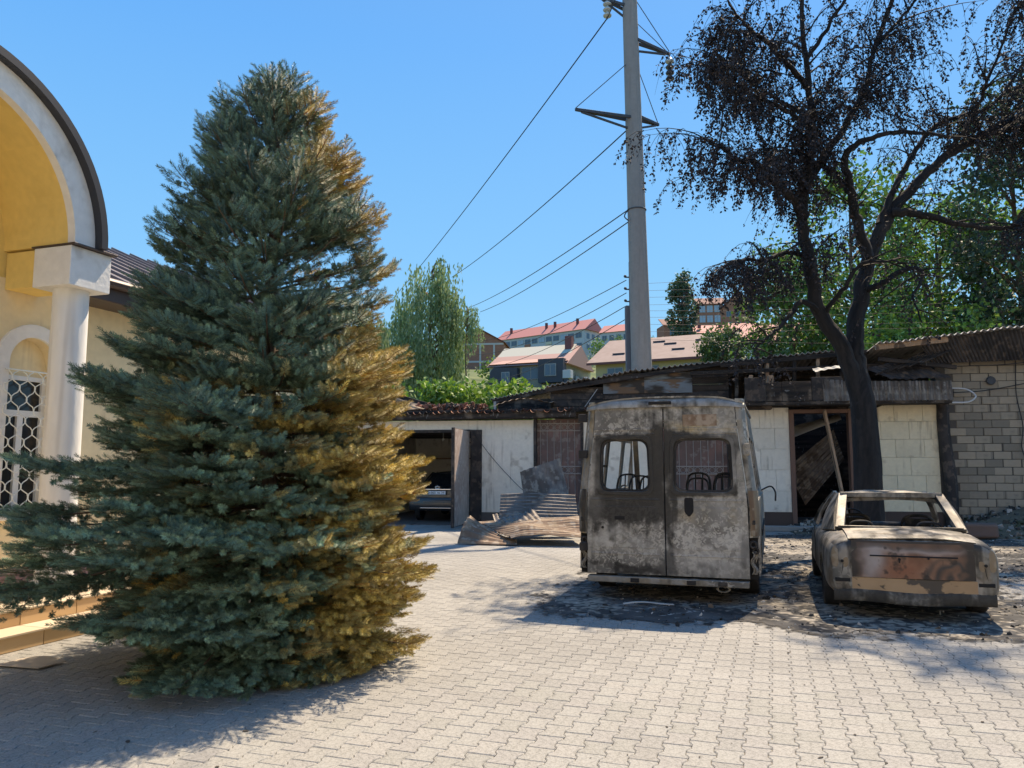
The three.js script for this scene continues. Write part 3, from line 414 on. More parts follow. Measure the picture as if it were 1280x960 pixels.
      const dq = density(bp[4]); for (let s = 1; s < 8; s++) { const k = dq * 2.5; for (let m = 0; m < Math.floor(k + R()); m++) hang(bp[s], 0.35 + 0.85 * R(), 22); if (R() < 0.45) hang(bp[s], 0.4 + 0.6 * R(), 2); }
    }
  });
  part('twigs', mergeGeometries(twigs), M.bark, T).userData.kind = 'stuff';
  inst('dead_leaves', leafQuad(1, 0.62), mat(0xffffff, 0.8), leaves, T, lc);
  console.log('burnt leaves', leaves.length, 'twigs', twigs.length);
}
// a leafy tree: tapered trunk, limbs, and leaves gathered in clumps through the crown
function leafyTree({ name = 'leafy_tree', label, at, h, rx, ry, cy, leaf = 0.2, n = 6000, tones, seed, group, category = 'tree', trunk = 0.2, weep = 0, clumps = 60, rz, spread = 0.34 }) {
  const T = thing(name, label, category, at, 0, group), R = rng(seed); rz ??= rx;
  if (trunk) part('trunk', tube(curve([[0, -0.6, 0], [0.1, h * 0.3, 0.05], [-0.05, h * 0.6, 0], [0, h * 0.88, 0]], 12), Array.from({ length: 13 }, (_, i) => trunk * (1 - i / 14)), 8), M.barkBrown, T);
  const cs = [], list = [], cols = [], wood = [];
  for (let i = 0; i < clumps; i++) { const a = R() * 6.283, u = R() * 2 - 1, r = Math.cbrt(0.25 + 0.75 * R()) * (0.78 + 0.4 * fbm(a * 1.3, u * 2 + seed, seed, 2)), s = Math.sqrt(1 - u * u); cs.push(V(Math.cos(a) * s * rx * r, cy + u * ry * r, Math.sin(a) * s * rz * r)); }
  if (trunk) for (const c of cs.slice(0, 26)) { const b = V(0, Math.max(h * 0.2, c.y - 0.6 * Math.hypot(c.x, c.z)), 0); wood.push(tube([b, b.clone().lerp(c, 0.5).add(V(0, 0.1 * rx, 0)), c], [trunk * 0.35, trunk * 0.2, trunk * 0.06], 5, false)); }
  if (wood.length) part('branches', mergeGeometries(wood), M.barkBrown, T).userData.kind = 'stuff';
  for (let i = 0; i < n; i++) {
    const k = Math.floor(R() * cs.length), c = cs[k], cr = spread * Math.min(rx, ry, 2.2) * (0.7 + 0.6 * h2(k, seed, 3)), g = V(R() + R() + R() - 1.5, R() + R() + R() - 1.5, R() + R() + R() - 1.5).multiplyScalar(cr * 1.25), p = c.clone().add(g);
    if (weep) { const s = Math.floor(R() * 14), a = h2(s, k, seed) * 6.283, rr = h2(s, k, seed + 1) * cr; p.set(c.x + Math.cos(a) * rr + (R() - 0.5) * 0.1, c.y - weep * R() ** 1.1 + 0.2, c.z + Math.sin(a) * rr + (R() - 0.5) * 0.1); }
    const d = weep ? V((R() - 0.5) * 0.7, -1, (R() - 0.5) * 0.7) : V(R() - 0.5, (R() - 0.62) * 1.1, R() - 0.5); list.push(place(p, d, leaf * (0.7 + 0.6 * R()), leaf * (0.7 + 0.6 * R()), R() * 6.28));
    const t = tones[Math.floor(R() * tones.length)], v = 0.75 + 0.5 * h2(k, seed, 8) * R() + 0.15 * R(); cols.push(lin(t[0] * v, t[1] * v, t[2] * v));
  }
  inst('crown', leafQuad(1, weep ? 0.34 : 0.7), leafMat, list, T, cols); return T;
}
const leafMat = new THREE.MeshPhysicalMaterial({ color: 0xffffff, roughness: 0.75, transmission: 0.5, thickness: 0, side: THREE.DoubleSide });
{
  const mid = [[0.13, 0.25, 0.04], [0.18, 0.32, 0.055], [0.09, 0.18, 0.03]], bright = [[0.22, 0.37, 0.035], [0.30, 0.45, 0.06], [0.15, 0.29, 0.03]], grey = [[0.27, 0.37, 0.16], [0.20, 0.30, 0.11], [0.37, 0.46, 0.25]], dark = [[0.035, 0.075, 0.025], [0.05, 0.10, 0.03]];
  leafyTree({ name: 'weeping_tree', label: 'tall weeping tree with hanging grey green strands beside the brick gable', at: [-4.5, terrainY(-4.5, -42), -42], h: 9.4, rx: 2.15, ry: 3.8, cy: 6.4, leaf: 0.25, n: 21000, tones: grey, seed: 31, weep: 2.2, clumps: 130, trunk: 0.22 });
  leafyTree({ name: 'leafy_tree', label: 'rounded weeping tree between the spruce and the tall weeping tree', at: [-7.4, terrainY(-7, -38), -38], h: 6.8, rx: 1.9, ry: 2.5, cy: 5.0, leaf: 0.24, n: 11000, tones: grey, seed: 37, weep: 1.2, clumps: 60 });
  leafyTree({ name: 'small_tree', label: 'narrow side crown right against the brick gable, drooping twigs', at: [-2.45, terrainY(-2.4, -41), -41], h: 7.6, rx: 0.75, ry: 1.0, cy: 6.8, leaf: 0.17, n: 1500, tones: grey, seed: 39, weep: 1.3, clumps: 16, trunk: 0.08 });
  leafyTree({ name: 'vine_arbour', label: 'bright green leafy vine spreading above the left garage roof', at: [-1.1, 0, -26.4], h: 3.6, rx: 2.6, ry: 0.6, rz: 1.0, cy: 3.75, leaf: 0.22, n: 5200, tones: bright, seed: 41, clumps: 80, trunk: 0.06, category: 'vine', spread: 0.55 });
  const back = 'leafy trees behind the block wall and burnt tree';
  leafyTree({ label: 'tall bright green tree seen through the fork of the burnt tree', at: [15.4, terrainY(15, -34), -34], h: 14, rx: 2.9, ry: 5.0, cy: 9.2, leaf: 0.24, n: 9000, tones: [...mid, bright[2]], seed: 51, clumps: 80, trunk: 0.24, group: back });
  leafyTree({ label: 'broad green tree above the corrugated roof edge beside the block wall', at: [20.4, terrainY(20, -36), -36], h: 13, rx: 3.6, ry: 4.4, cy: 8.2, leaf: 0.25, n: 10000, tones: [...mid, bright[0]], seed: 53, clumps: 90, trunk: 0.24, group: back });
  leafyTree({ label: 'low yellow green tree over the corrugated roof, under the broad tree', at: [16.8, terrainY(17, -31), -31], h: 7.2, rx: 3.4, ry: 2.0, cy: 5.9, leaf: 0.22, n: 7000, tones: [...bright, mid[1]], seed: 55, clumps: 70, trunk: 0.14, group: back });
  leafyTree({ label: 'dark dense tree rising at the far right behind the block wall', at: [20.6, terrainY(20, -31), -30.5], h: 17, rx: 2.6, ry: 6.4, cy: 11.2, leaf: 0.24, n: 11000, tones: dark, seed: 57, clumps: 80, trunk: 0.25, group: back });
  leafyTree({ label: 'green tree left of the burnt trunk, low over the roof', at: [12.9, terrainY(13, -35), -35], h: 11, rx: 1.9, ry: 3.6, cy: 7.4, leaf: 0.22, n: 5500, tones: mid, seed: 59, clumps: 50, trunk: 0.18, group: back });
  leafyTree({ name: 'poplar_tree', label: 'tall narrow poplar on the hillside beside the brick block', at: [20.3, 13.2, -90], h: 12, rx: 1.55, ry: 5.3, cy: 6.4, leaf: 0.4, n: 3600, tones: [[0.05, 0.10, 0.045], [0.07, 0.13, 0.05]], seed: 61, clumps: 60, trunk: 0.25 });
  leafyTree({ name: 'round_tree', label: 'round green tree in front of the brown roofed house', at: [13.75, 6.2, -50], h: 3.6, rx: 1.35, ry: 1.6, cy: 3.1, leaf: 0.22, n: 3000, tones: [[0.09, 0.16, 0.03], [0.06, 0.11, 0.025]], seed: 63, clumps: 40, trunk: 0.1 });
  const hills = 'bushes on the hillside between the houses';
  [[-1.6, -86, 2.2, 1.5], [-8.5, -84, 3, 2.5], [17.5, -97, 2.5, 2], [20.8, -76, 2.2, 1.8], [24, -100, 3, 2], [17, -130, 4, 2.6], [27, -150, 5, 3], [33, -120, 4.5, 2.6], [30, -70, 2.6, 1.6], [23.5, -62, 2, 1.4], [47, -150, 6, 4], [28.6, -58, 1.8, 1.9], [1.5, -92, 3, 1.4]].forEach(([x, z, r, y], i) => leafyTree({ name: 'hillside_bush', label: 'green bush on the hillside among the houses', at: [x, terrainY(x, z), z], h: y * 1.2, rx: r, ry: y, cy: y * 0.8, leaf: 0.36, n: 1500, tones: i % 2 ? mid : [...mid, bright[1]], seed: 70 + i, clumps: 26, trunk: 0.1, group: hills, category: 'bush' }));
}

// ---------- portico house on the left ----------
{
  const RY = 1.2444, O = [-5.55, 0, -8.3]; // local x runs along the front away from the yard's near end, z points out to the yard
  const T = thing('portico_house', 'yellow house front with arched window and brown metal eave', 'house', O, RY);
  const wx0 = 0.05, wx1 = 0.65, wr = 0.30, wy0 = 1.09, wyS = 2.75; // arched recess
  const arch = (r, x = 0.35, y = wyS, n = 16) => Array.from({ length: n + 1 }, (_, i) => [x + r * Math.cos((i / n) * Math.PI), y + r * Math.sin((i / n) * Math.PI)]);
  const hole = [[wx1, wy0], ...arch(wr), [wx0, wy0]];
  const w = extrude(poly([[-7, 0.30], [6, 0.30], [6, 3.66], [-7, 3.66]], [hole]), 0.3); w.translate(0, 0, -0.3); part('wall', uvm(w), M.yellowWall, T);
  part('recess_wall', box(-0.05, 0.75, 1.0, 3.2, -0.34, -0.30), M.yellowWall, T);
  const tym = extrude(poly([[-3.2, 3.66], [0.2, 3.66], [0.2, 3.96], ...Array.from({ length: 25 }, (_, i) => [-1.38 + 1.38 * Math.cos((i / 24) * Math.PI), 3.96 + 1.38 * Math.sin((i / 24) * Math.PI)]), [-3.2, 3.96]]), 0.25); tym.translate(0, 0, -0.27); part('tympanum', uvm(tym), M.vault, T);
  const sur = extrude(poly([[wx1 + 0.15, wy0], ...arch(wr + 0.15), [wx0 - 0.15, wy0], [wx0, wy0], ...arch(wr).reverse(), [wx1, wy0]]), 0.035, 0.006); part('window_surround', uvm(sur), M.whitePaint, T);
  part('sill', rbox(wx0 - 0.18, wx1 + 0.18, wy0 - 0.07, wy0, -0.1, 0.09, 0.01), M.whitePaint, T);
  const win = new THREE.Group(); win.name = 'window'; T.add(win); win.position.set(0, 0, -0.16);
  const fy1 = 2.62, fr = (a, b, c, d) => box(a, b, c, d, -0.03, 0.03);
  part('frame', join(fr(wx0, wx0 + 0.05, wy0, fy1), fr(wx1 - 0.05, wx1, wy0, fy1), fr(wx0 + 0.05, wx1 - 0.05, fy1 - 0.05, fy1), fr(wx0 + 0.05, wx1 - 0.05, wy0, wy0 + 0.05), fr(wx0 + 0.05, wx1 - 0.05, 2.16, 2.23), fr(0.315, 0.385, wy0 + 0.05, 2.16)), M.pvc, win);
  for (const [a, b, c, d] of [[0.10, 0.60, 2.23, 2.57], [0.10, 0.315, 1.14, 2.16], [0.385, 0.60, 1.14, 2.16]]) part('pane', box(a, b, c, d, -0.012, -0.004), M.darkGlass, win);
  part('arch_panel', uvm(extrude(poly([[wx1, fy1], ...arch(wr), [wx0, fy1]]), 0.02).translate(0, 0, -0.02)), M.yellowWall, win);
  const gr = new THREE.Group(); gr.name = 'window_grille'; T.add(gr); gr.position.set(0, 0, 0.06); gr.userData.label = 'white wavy lattice grille over the arched window';
  for (let k = 0; k < 8; k++) { const x = wx0 - 0.02 + k * 0.093, sg = k % 2 ? 1 : -1, pts = []; for (let i = 0; i <= 60; i++) { const y = wy0 + 0.0 + (i / 60) * 1.56, t = (y / 0.24) * Math.PI * 2; pts.push([x + sg * 0.043 * Math.max(-1, Math.min(1, 1.5 * Math.sin(t))), y, 0]); } part('bar', tube(pts, 0.0065, 5), M.steelWhite, gr); }
  for (const y of [wy0 + 0.02, 2.66]) part('rail', rbox(wx0 - 0.06, wx1 + 0.06, y - 0.008, y + 0.008, -0.008, 0.008, 0.003), M.steelWhite, gr);
  // plinth of split stone
  const R = rng(9), stone = [[0.20, 0.14, 0.155], [0.27, 0.20, 0.21], [0.15, 0.105, 0.12]].map((c) => mat(c, 0.9)), sg = [0, 1, 2].map((k) => { const g = new RoundedBoxGeometry(1, 1, 1, 2, 0.06), p = g.attributes.position; for (let i = 0; i < p.count; i++) if (p.getZ(i) > 0.3) p.setZ(i, p.getZ(i) + 0.35 * (fbm(p.getX(i) * 3 + k * 7, p.getY(i) * 3, 6, 3) - 0.5)); g.computeVertexNormals(); return uvm(g); });
  for (let r = 0; r < 3; r++) for (let i = -7; i < 10; i++) { const o = part('stone', sg[Math.floor(R() * 3)], stone[Math.floor(R() * 3)], T); o.scale.set(0.235, 0.062, 0.05 + 0.02 * R()); o.position.set(i * 0.24 + (r % 2) * 0.11, 0.335 + r * 0.066, 0.02); }
  part('plinth_cap', box(-7, 6, 0.505, 0.53, -0.001, 0.05), M.yellowWall, T);
  // eave and standing-seam roof right of the portico
  const e0 = 0.62, e1 = 7; part('fascia', rbox(e0, e1, 3.55, 3.80, 0.44, 0.50, 0.01), M.roofBrown, T); part('soffit', box(e0, e1, 3.56, 3.60, 0.002, 0.44), M.roofBrown, T);
  part('gutter', tube([[e0, 3.76, 0.56], [e1, 3.76, 0.56]], 0.06, 10), M.roofBrown, T);
  part('roof', uvm(new THREE.BoxGeometry(e1 - e0, 0.03, 4.2).rotateX(0.42).translate((e0 + e1) / 2, 3.80 + 0.83, -1.35)), M.roofSlateMetal, T);
  for (let x = e0 + 0.02; x < e1; x += 0.42) part('roof_seam', new THREE.BoxGeometry(0.03, 0.035, 4.2).rotateX(0.42).translate(x, 3.835 + 0.83, -1.35), M.roofSlateMetal, T);

  const Pt = thing('portico', 'entrance portico with white arch, white column and yellow barrel vault', 'portico', O, RY);
  const cx = -1.38, r0 = 1.32, z1 = 1.0, sy = 3.955, N = 40, ring = (ri, ro, za, zb) => { const s = poly([...Array.from({ length: N + 1 }, (_, i) => [cx + ro * Math.cos((i / N) * Math.PI), sy + ro * Math.sin((i / N) * Math.PI)]), ...Array.from({ length: N + 1 }, (_, i) => [cx + ri * Math.cos((1 - i / N) * Math.PI), sy + ri * Math.sin((1 - i / N) * Math.PI)])]); return uvm(extrude(s, zb - za, 0, 4).translate(0, 0, za)); };
  part('vault', ring(r0, r0 + 0.12, -0.02, z1 - 0.10), M.vault, Pt);
  part('arch_band', ring(r0 - 0.004, r0 + 0.25, z1 - 0.10, z1), M.whitePaint, Pt);
  part('roof_edge', ring(r0 + 0.25, r0 + 0.33, -0.02, z1 + 0.10), M.archEdge, Pt);
  for (const [bx, tag2] of [[-0.10, 0], [-3.18, 1]]) {
    part('capital_block', rbox(bx, bx + 0.52, 3.50, 3.925, 0.476, 0.996, 0.008), M.whitePaint, Pt);
    part('block_flashing', rbox(bx - 0.01, bx + 0.56, 3.928, 3.948, 0.44, 1.05, 0.004), M.roofBrown, Pt);
    part('beam', box(bx + 0.06, bx + 0.46, 3.53, 3.93, 0.003, 0.476), M.vault, Pt);
    part('column', new THREE.CylinderGeometry(0.175, 0.185, 3.20, 36).translate(bx + 0.26, 0.3 + 1.60, 0.735), M.whitePaint, Pt);
    part('column_base', new THREE.CylinderGeometry(0.23, 0.24, 0.1, 32).translate(bx + 0.26, 0.36, 0.735), M.whitePaint, Pt);
  }
  const S = thing('entrance_steps', 'tan tiled entrance steps in front of the yellow house', 'steps', O, RY);
  const tile = [[0.52, 0.36, 0.19], [0.58, 0.41, 0.23], [0.47, 0.32, 0.17]].map((c) => mat(c, 0.6)), pale = [[0.62, 0.52, 0.38], [0.57, 0.47, 0.34]].map((c) => mat(c, 0.6));
  part('step_core', join(box(-5, 2.4, -0.01, 0.130, 0, 1.60), box(-5, 2.4, 0.130, 0.28, 0, 1.30)), M.mortar, S);
  for (let i = 0; i < 12; i++) { const x = -4.9 + i * 0.605, x1 = x + 0.597; const k = Math.floor(R() * 3), p = Math.floor(R() * 2);
    part('riser_tile', rbox(x, x1, 0.003, 0.128, 1.602, 1.618, 0.003), tile[k], S); part('riser_tile', rbox(x, x1, 0.152, 0.278, 1.302, 1.318, 0.003), tile[(k + 1) % 3], S);
    part('tread_tile', rbox(x, x1, 0.131, 0.15, 1.30, 1.635, 0.003), pale[p], S);
    for (let j = 0; j < 3; j++) part('tread_tile', rbox(x, x1, 0.282, 0.30, j * 0.445, j * 0.445 + 0.438, 0.003), pale[(p + j) % 2], S); }
}

// ---------- burnt garage row across the yard ----------
const GO = [-3.44, 0, -22], GR = -0.17453;
const gw = (u, y, w) => V(u, y, w).applyAxisAngle(UP, GR).add(V(...GO)).toArray();
{
  const R = rng(21);
  const T = thing('garage_building', 'low white garage building with charred eave, open garage bay and rusted gates', 'garage', GO, GR);
  const seg = (u0, u1, y0, y1, m = M.whiteWall, name = 'wall') => part(name, box(u0, u1, y0, y1, -0.25, 0), m, T);
  part('wall', join(box(-8, -1.2, 0.3, 2.88, -0.25, 0), box(-1.2, 2.62, 2.6, 2.88, -0.25, 0), box(2.62, 4.12, 0.34, 2.88, -0.25, 0)), M.whiteWall, T);
  part('plinth', join(box(2.62, 4.12, -0.02, 0.34, -0.25, 0.03), box(-8, -1.2, -0.02, 0.3, -0.25, 0.03), box(5.5, 7.3, -0.02, 0.4, -0.25, 0.03)), M.plinth, T);
  part('jamb', rbox(2.32, 2.64, 0, 2.62, -0.25, 0.06, 0.01), M.rustDark, T);
  part('lintel_frame', rbox(-1.25, 2.32, 2.55, 2.63, -0.2, 0.03, 0.01), M.rustDark, T);
  for (const g of [rbox(4.10, 4.18, 0.1, 2.95, -0.2, 0.04, 0.01), rbox(5.40, 5.48, 0.1, 2.95, -0.2, 0.04, 0.01), rbox(7.28, 7.36, 0.1, 2.95, -0.2, 0.04, 0.01), rbox(9.28, 9.36, 0.1, 2.95, -0.2, 0.04, 0.01)]) part('gate_post', g, M.rustDark, T);
  seg(5.48, 7.28, 0.4, 2.95);
  // bay interior
  part('bay_shell', join(box(-1.45, -1.25, 0, 2.7, -6.4, -0.25), box(2.65, 2.8, 0, 2.7, -6.4, -0.25), box(-1.45, 2.8, 0, 2.85, -6.6, -6.4)), M.whiteWall, T);
  part('bay_floor', box(-1.45, 2.8, -0.02, 0.006, -6.4, 0.3), M.plinth, T);
  part('bay_ceiling', box(-1.5, 2.85, 2.62, 2.75, -6.5, -0.25), M.char, T);
  part('bay_shelf', rbox(-1.2, 2.6, 1.86, 1.90, -6.3, -5.7, 0.01), M.wood, T);
  part('hanging_bulb', join(tube([[1.25, 2.62, -1], [1.25, 2.42, -1]], 0.006, 5), new THREE.SphereGeometry(0.035, 10, 8).translate(1.25, 2.39, -1)), mat([0.5, 0.5, 0.45], 0.3), T);
  // open gate leaf of the bay, swung out towards the yard
  const leaf = new THREE.Group(); leaf.name = 'gate_leaf'; leaf.position.set(2.28, 0, 0.04); T.add(leaf); leaf.rotation.y = -Math.PI / 2; leaf.userData.label = 'scorched pinkish sheet-metal gate leaf swung open towards the yard';
  part('sheet', rbox(0, 1.75, 0.06, 2.58, -0.012, 0.012, 0.003), M.leafGate, leaf);
  part('gate_frame', join(rbox(0, 0.06, 0.04, 2.60, 0.012, 0.05, 0.006), rbox(1.72, 1.79, 0.04, 2.60, -0.03, 0.05, 0.006), rbox(0.06, 1.72, 2.54, 2.60, 0.012, 0.05, 0.006), rbox(0.06, 1.72, 0.04, 0.10, 0.012, 0.05, 0.006)), M.rustDark, leaf);
  // two scroll gates
  for (const [u0, u1] of [[4.18, 5.40], [7.36, 9.28]]) {
    const g = new THREE.Group(); g.name = 'scroll_gate'; T.add(g); part('sheet', box(u0, u1, 0.1, 2.90, -0.14, -0.12), M.gate, g);
    const rods = []; for (let u = u0 + 0.1; u < u1 - 0.04; u += 0.19) part('rod', tube([[u, 0.12, -0.10], [u, 2.86, -0.10]], 0.011, 6), M.gateRod, g);
    for (let u = u0 + 0.195; u < u1 - 0.1; u += 0.19) { part('scroll', new THREE.TorusGeometry(0.07, 0.009, 6, 18).translate(u, 2.68, -0.10), M.gateRod, g); part('scroll', new THREE.TorusGeometry(0.07, 0.009, 6, 18).translate(u, 1.5, -0.10), M.gateRod, g); }
    for (const y of [0.3, 1.4, 1.6, 2.58, 2.78]) part('rail', rbox(u0, u1, y - 0.014, y + 0.014, -0.115, -0.085, 0.004), M.gateRod, g);
  }
  // charred eave beam with broken roof tiles along it
  part('eave_beam', join(bar([-8, 2.99, 0.28], [5.3, 3.04, 0.28], 0.16, 0.24), bar([-8, 2.93, 0.02], [9.6, 2.99, 0.02], 0.3, 0.12)), M.char, T);
  part('roof_deck', uvm(new THREE.BoxGeometry(18, 0.08, 3.2).translate(1.4, 3.12, -1.25)), M.char, T);
  const tm = [[0.25, 0.095, 0.055], [0.16, 0.07, 0.05], [0.07, 0.05, 0.045], [0.32, 0.16, 0.10]].map((c) => mat(c, 0.9)), tg = [0, 1].map((k) => new THREE.CylinderGeometry(0.085, 0.1, 0.34, 8, 1, true, -1.3, 2.6).rotateX(Math.PI / 2).rotateZ(0)); 
  for (let u = -1.2; u < 9.5; u += 0.185) for (let r = 0; r < 2; r++) { if (R() < 0.2) continue; const o = part('roof_tile', tg[0], tm[Math.floor(R() * 4)], T); o.position.set(u + (R() - 0.5) * 0.04, 3.14 + r * 0.04 + (R() - 0.5) * 0.03 + 0.011 * u, 0.30 - r * 0.26); o.rotation.set(0.12 + (R() - 0.5) * 0.25, (R() - 0.5) * 0.3, (R() - 0.5) * 0.35); }
  part('cable', tube(curve([[2.36, 2.62, 0.10], [2.9, 1.9, 0.09], [3.5, 1.25, 0.1], [4.05, 0.75, 0.2]], 24), 0.008, 5), M.wire, T);

  // right-hand annex: two panelled white walls either side of a doorless opening
  const A = thing('burnt_annex', 'burnt white panelled annex with doorless opening and corrugated canopy strip', 'annex', GO, GR);
  const panels = (u0, u1, y0, y1, pw, ph, m) => { const nu = Math.round((u1 - u0) / pw), nv = Math.round((y1 - y0) / ph), ms = [0, 1, 2].map((k) => { const q = m.clone(); q.color = lin(...[0.97, 1, 0.93].slice(k, k + 1).flatMap((t) => [t, t, t])); q.map = m.map.clone(); q.map.offset.set(k * 0.3, k * 0.41); return q; });
    for (let j = 0; j < nv; j++) { const off = j % 2 ? 0.5 : 0; for (let i = 0; i < nu + (off ? 1 : 0); i++) { const a = Math.max(u0, u0 + (i - off) * (u1 - u0) / nu), b = Math.min(u1, u0 + (i + 1 - off) * (u1 - u0) / nu); if (b - a < 0.05) continue; part('wall_panel', rbox(a + 0.003, b - 0.003, y0 + j * (y1 - y0) / nv + 0.003, y0 + (j + 1) * (y1 - y0) / nv - 0.003, -0.05, 0.003 * (R() - 0.5), 0.004), ms[Math.floor(R() * 3)], A); } } };
  panels(9.38, 10.86, 0.42, 3.14, 0.74, 0.54, M.whiteWall); panels(12.42, 14.46, 0.46, 3.2, 0.68, 0.46, M.creamWall);
  part('wall_core', join(box(9.38, 10.86, 0.42, 3.14, -0.28, -0.045), box(12.42, 14.46, 0.46, 3.2, -0.28, -0.045)), M.whiteWall, A);
  part('plinth', join(box(9.3, 10.86, -0.02, 0.42, -0.28, 0.02), box(12.42, 14.46, -0.02, 0.46, -0.28, 0.02)), mat([0.085, 0.06, 0.05], 0.95), A);
  part('soot_patch', (() => { const s = []; for (let i = 0; i <= 22; i++) { const t = i / 22; s.push([12.5 + 0.75 * t ** 0.8 + 0.05 * Math.sin(i * 2.1), 3.19 - 0.42 * (1 - t) ** 1.5 - 0.03 * Math.sin(i * 3.7)]); } return uvm(extrude(poly([[12.5, 3.19], ...s, [13.25, 3.19]]), 0.004).translate(0, 0, 0.004)); })(), M.soot, A);
  part('door_frame', join(rbox(10.86, 10.98, 0.1, 3.08, -0.2, 0.05, 0.01), rbox(12.32, 12.44, 0.1, 3.08, -0.2, 0.05, 0.01), rbox(10.98, 12.32, 2.98, 3.08, -0.2, 0.05, 0.01)), mat([0.17, 0.10, 0.075], 0.85), A);
  part('room_shell', join(box(9.3, 10.8, 0, 3.1, -5, -4.8), box(10.3, 10.5, 0, 3.1, -4.8, -0.3), box(14.4, 14.6, 0, 3.1, -4.8, -0.3), box(10.5, 14.6, 0, 4.2, -5, -4.8)), M.char, A);
  part('room_floor', box(10.3, 14.6, -0.02, 0.008, -4.8, 0), M.plinth, A);
  part('room_ceiling', join(box(10.4, 14.5, 3.1, 3.2, -2.2, -0.28), box(10.4, 11.2, 3.1, 3.2, -4.8, -2.2)), M.char, A);
  part('canopy_slab', box(9.3, 14.62, 3.16, 3.24, -0.25, 0.62), M.char, A);
  // charred boards over the door, corrugated strip further on
  for (let u = 9.7, k = 0; u < 12.2; k++) { const wd = 0.28 + 0.5 * R(), u1 = Math.min(12.2, u + wd); part('charred_board', rbox(u + 0.006, u1 - 0.006, 3.26, 3.72 + 0.2 * R(), 0.50 + 0.02 * R(), 0.54 + 0.02 * R(), 0.006), k % 3 ? M.char : M.rustDark, A); u = u1; }
  part('canopy_strip', corrugated([12.1, 3.74, 0.60], [14.62, 3.71, 0.60], [14.62, 3.22, 0.64], [12.1, 3.24, 0.64], { pitch: 0.16, amp: 0.035, noise: 0.006, seed: 4 }), M.rustGrey, A);
  part('canopy_strip', corrugated([11.62, 3.80, 0.56], [12.1, 3.78, 0.57], [12.1, 3.18, 0.60], [11.62, 3.2, 0.6], { pitch: 0.13, amp: 0.02, noise: 0.01, seed: 9 }), M.rustGrey, A);
  part('corner_post', tube(curve([[14.62, -0.02, 0.15], [14.66, 1.2, 0.1], [14.58, 2.4, 0.05], [14.6, 3.25, 0.02]], 12), 0.15, 10), M.rustDark, A);
  part('conduit', tube(curve([[14.6, 3.16, 0.66], [15.0, 3.18, 0.62], [15.18, 3.32, 0.55], [15.05, 3.5, 0.4], [14.7, 3.55, 0.3]], 24), 0.02, 6), mat([0.6, 0.6, 0.6], 0.6), A);

  // upper burnt shed with wavy slate roof behind the eaves
  const S = thing('burnt_shed', 'charred plank shed with wavy slate roof rising behind the white garage', 'shed', GO, GR);
  const line = [[4.4, 3.83], [6.93, 4.28], [10.8, 4.58], [13.2, 4.74]], ry = (u) => { for (let i = 0; i < line.length - 1; i++) if (u <= line[i + 1][0]) return lerp(line[i][1], line[i + 1][1], (u - line[i][0]) / (line[i + 1][0] - line[i][0])); return 4.74; };
  for (let u = 4.5; u < 9.4;) { const wd = 1.0 + 0.9 * R(), u1 = Math.min(9.5, u + wd); for (let k = 0, y = 3.1; k < 8; k++, y += 0.19) { const top = Math.min(y + 0.18, ry(u) - 0.02); if (top - y < 0.05) break; part('plank', rbox(u + 0.004, u1 - 0.004, y, top, -0.62 - 0.02 * R(), -0.58, 0.005), R() < 0.75 ? M.char : M.rustDark, S); } u = u1; }
  part('steel_panel', rbox(6.0, 8.45, 3.62, 4.2, -0.57, -0.55, 0.01), mat(0xffffff, 0.5, { metalness: 0.3, map: texture(256, 128, (u, v) => { const n = fbm(u * 5, v * 4, 801, 4); let c = mix3([0.20, 0.27, 0.34], [0.14, 0.15, 0.16], n); c = mix3(c, [0.03, 0.026, 0.024], sstep(0.42, 0.62, fbm(u * 3 + 5, v * 3, 803, 4) + 0.35 * Math.abs(u - 0.45))); return mix3(c, [0.16, 0.10, 0.06], sstep(0.55, 0.7, fbm(u * 6, v * 6, 807, 4))); }, { rx: 0.42, ry: 1.5 }) }), S);
  part('core', box(4.5, 9.5, 3.0, 3.75, -3.5, -0.66), M.soot, S);
  const roofSeg = (u0, y0, u1, y1, z0, z1, o) => corrugated([u0, y0, z0], [u1, y1, z0], [u1, y1 - 0.25, z1], [u0, y0 - 0.25, z1], { pitch: 0.15, amp: 0.028, th: 0.012, noise: 0.012, nv: 6, ...o });
  part('slate_sheet', roofSeg(4.4, 3.85, 5.6, 4.08, -0.35, -2.6, { seed: 2 }), M.slate, S); part('slate_sheet', roofSeg(5.55, 4.03, 6.95, 4.30, -0.38, -2.6, { seed: 3 }), M.slate, S);
  part('slate_sheet', roofSeg(6.9, 4.27, 9.0, 4.45, -0.36, -2.8, { seed: 5 }), M.slate, S); part('slate_sheet', roofSeg(8.95, 4.42, 10.9, 4.60, -0.4, -2.8, { seed: 7 }), M.slate, S); part('slate_sheet', roofSeg(10.85, 4.57, 12.9, 4.73, -0.38, -2.8, { seed: 8 }), M.slate, S);
  part('rafter', bar([4.4, 3.74, -0.42], [9.2, 4.40, -0.42], 0.08, 0.12), M.char, S); part('rafter', bar([9.2, 4.34, -0.42], [13.0, 4.62, -0.42], 0.08, 0.12), M.char, S); part('rafter', bar([8.4, 4.12, -0.3], [13.2, 4.22, -0.2], 0.1, 0.10), M.char, S);
  for (const u of [9.6, 10.4, 11.1, 11.7, 12.3, 12.9]) part('stud', bar([u, 3.25, -0.45], [u + 0.04, ry(u) - 0.12, -0.45], 0.09, 0.09), R() < 0.4 ? M.wood : M.char, S);
  part('back_boards', box(9.5, 15.2, 3.2, 4.5, -2.7, -2.62), M.char, S);
  part('stub_post', bar([9.75, 3.2, 0.1], [9.95, 4.0, -0.05], 0.12, 0.1), M.wood, S); part('stub_post', bar([10.35, 3.25, 0.3], [10.4, 3.95, 0.28], 0.16, 0.14), M.wood, S);
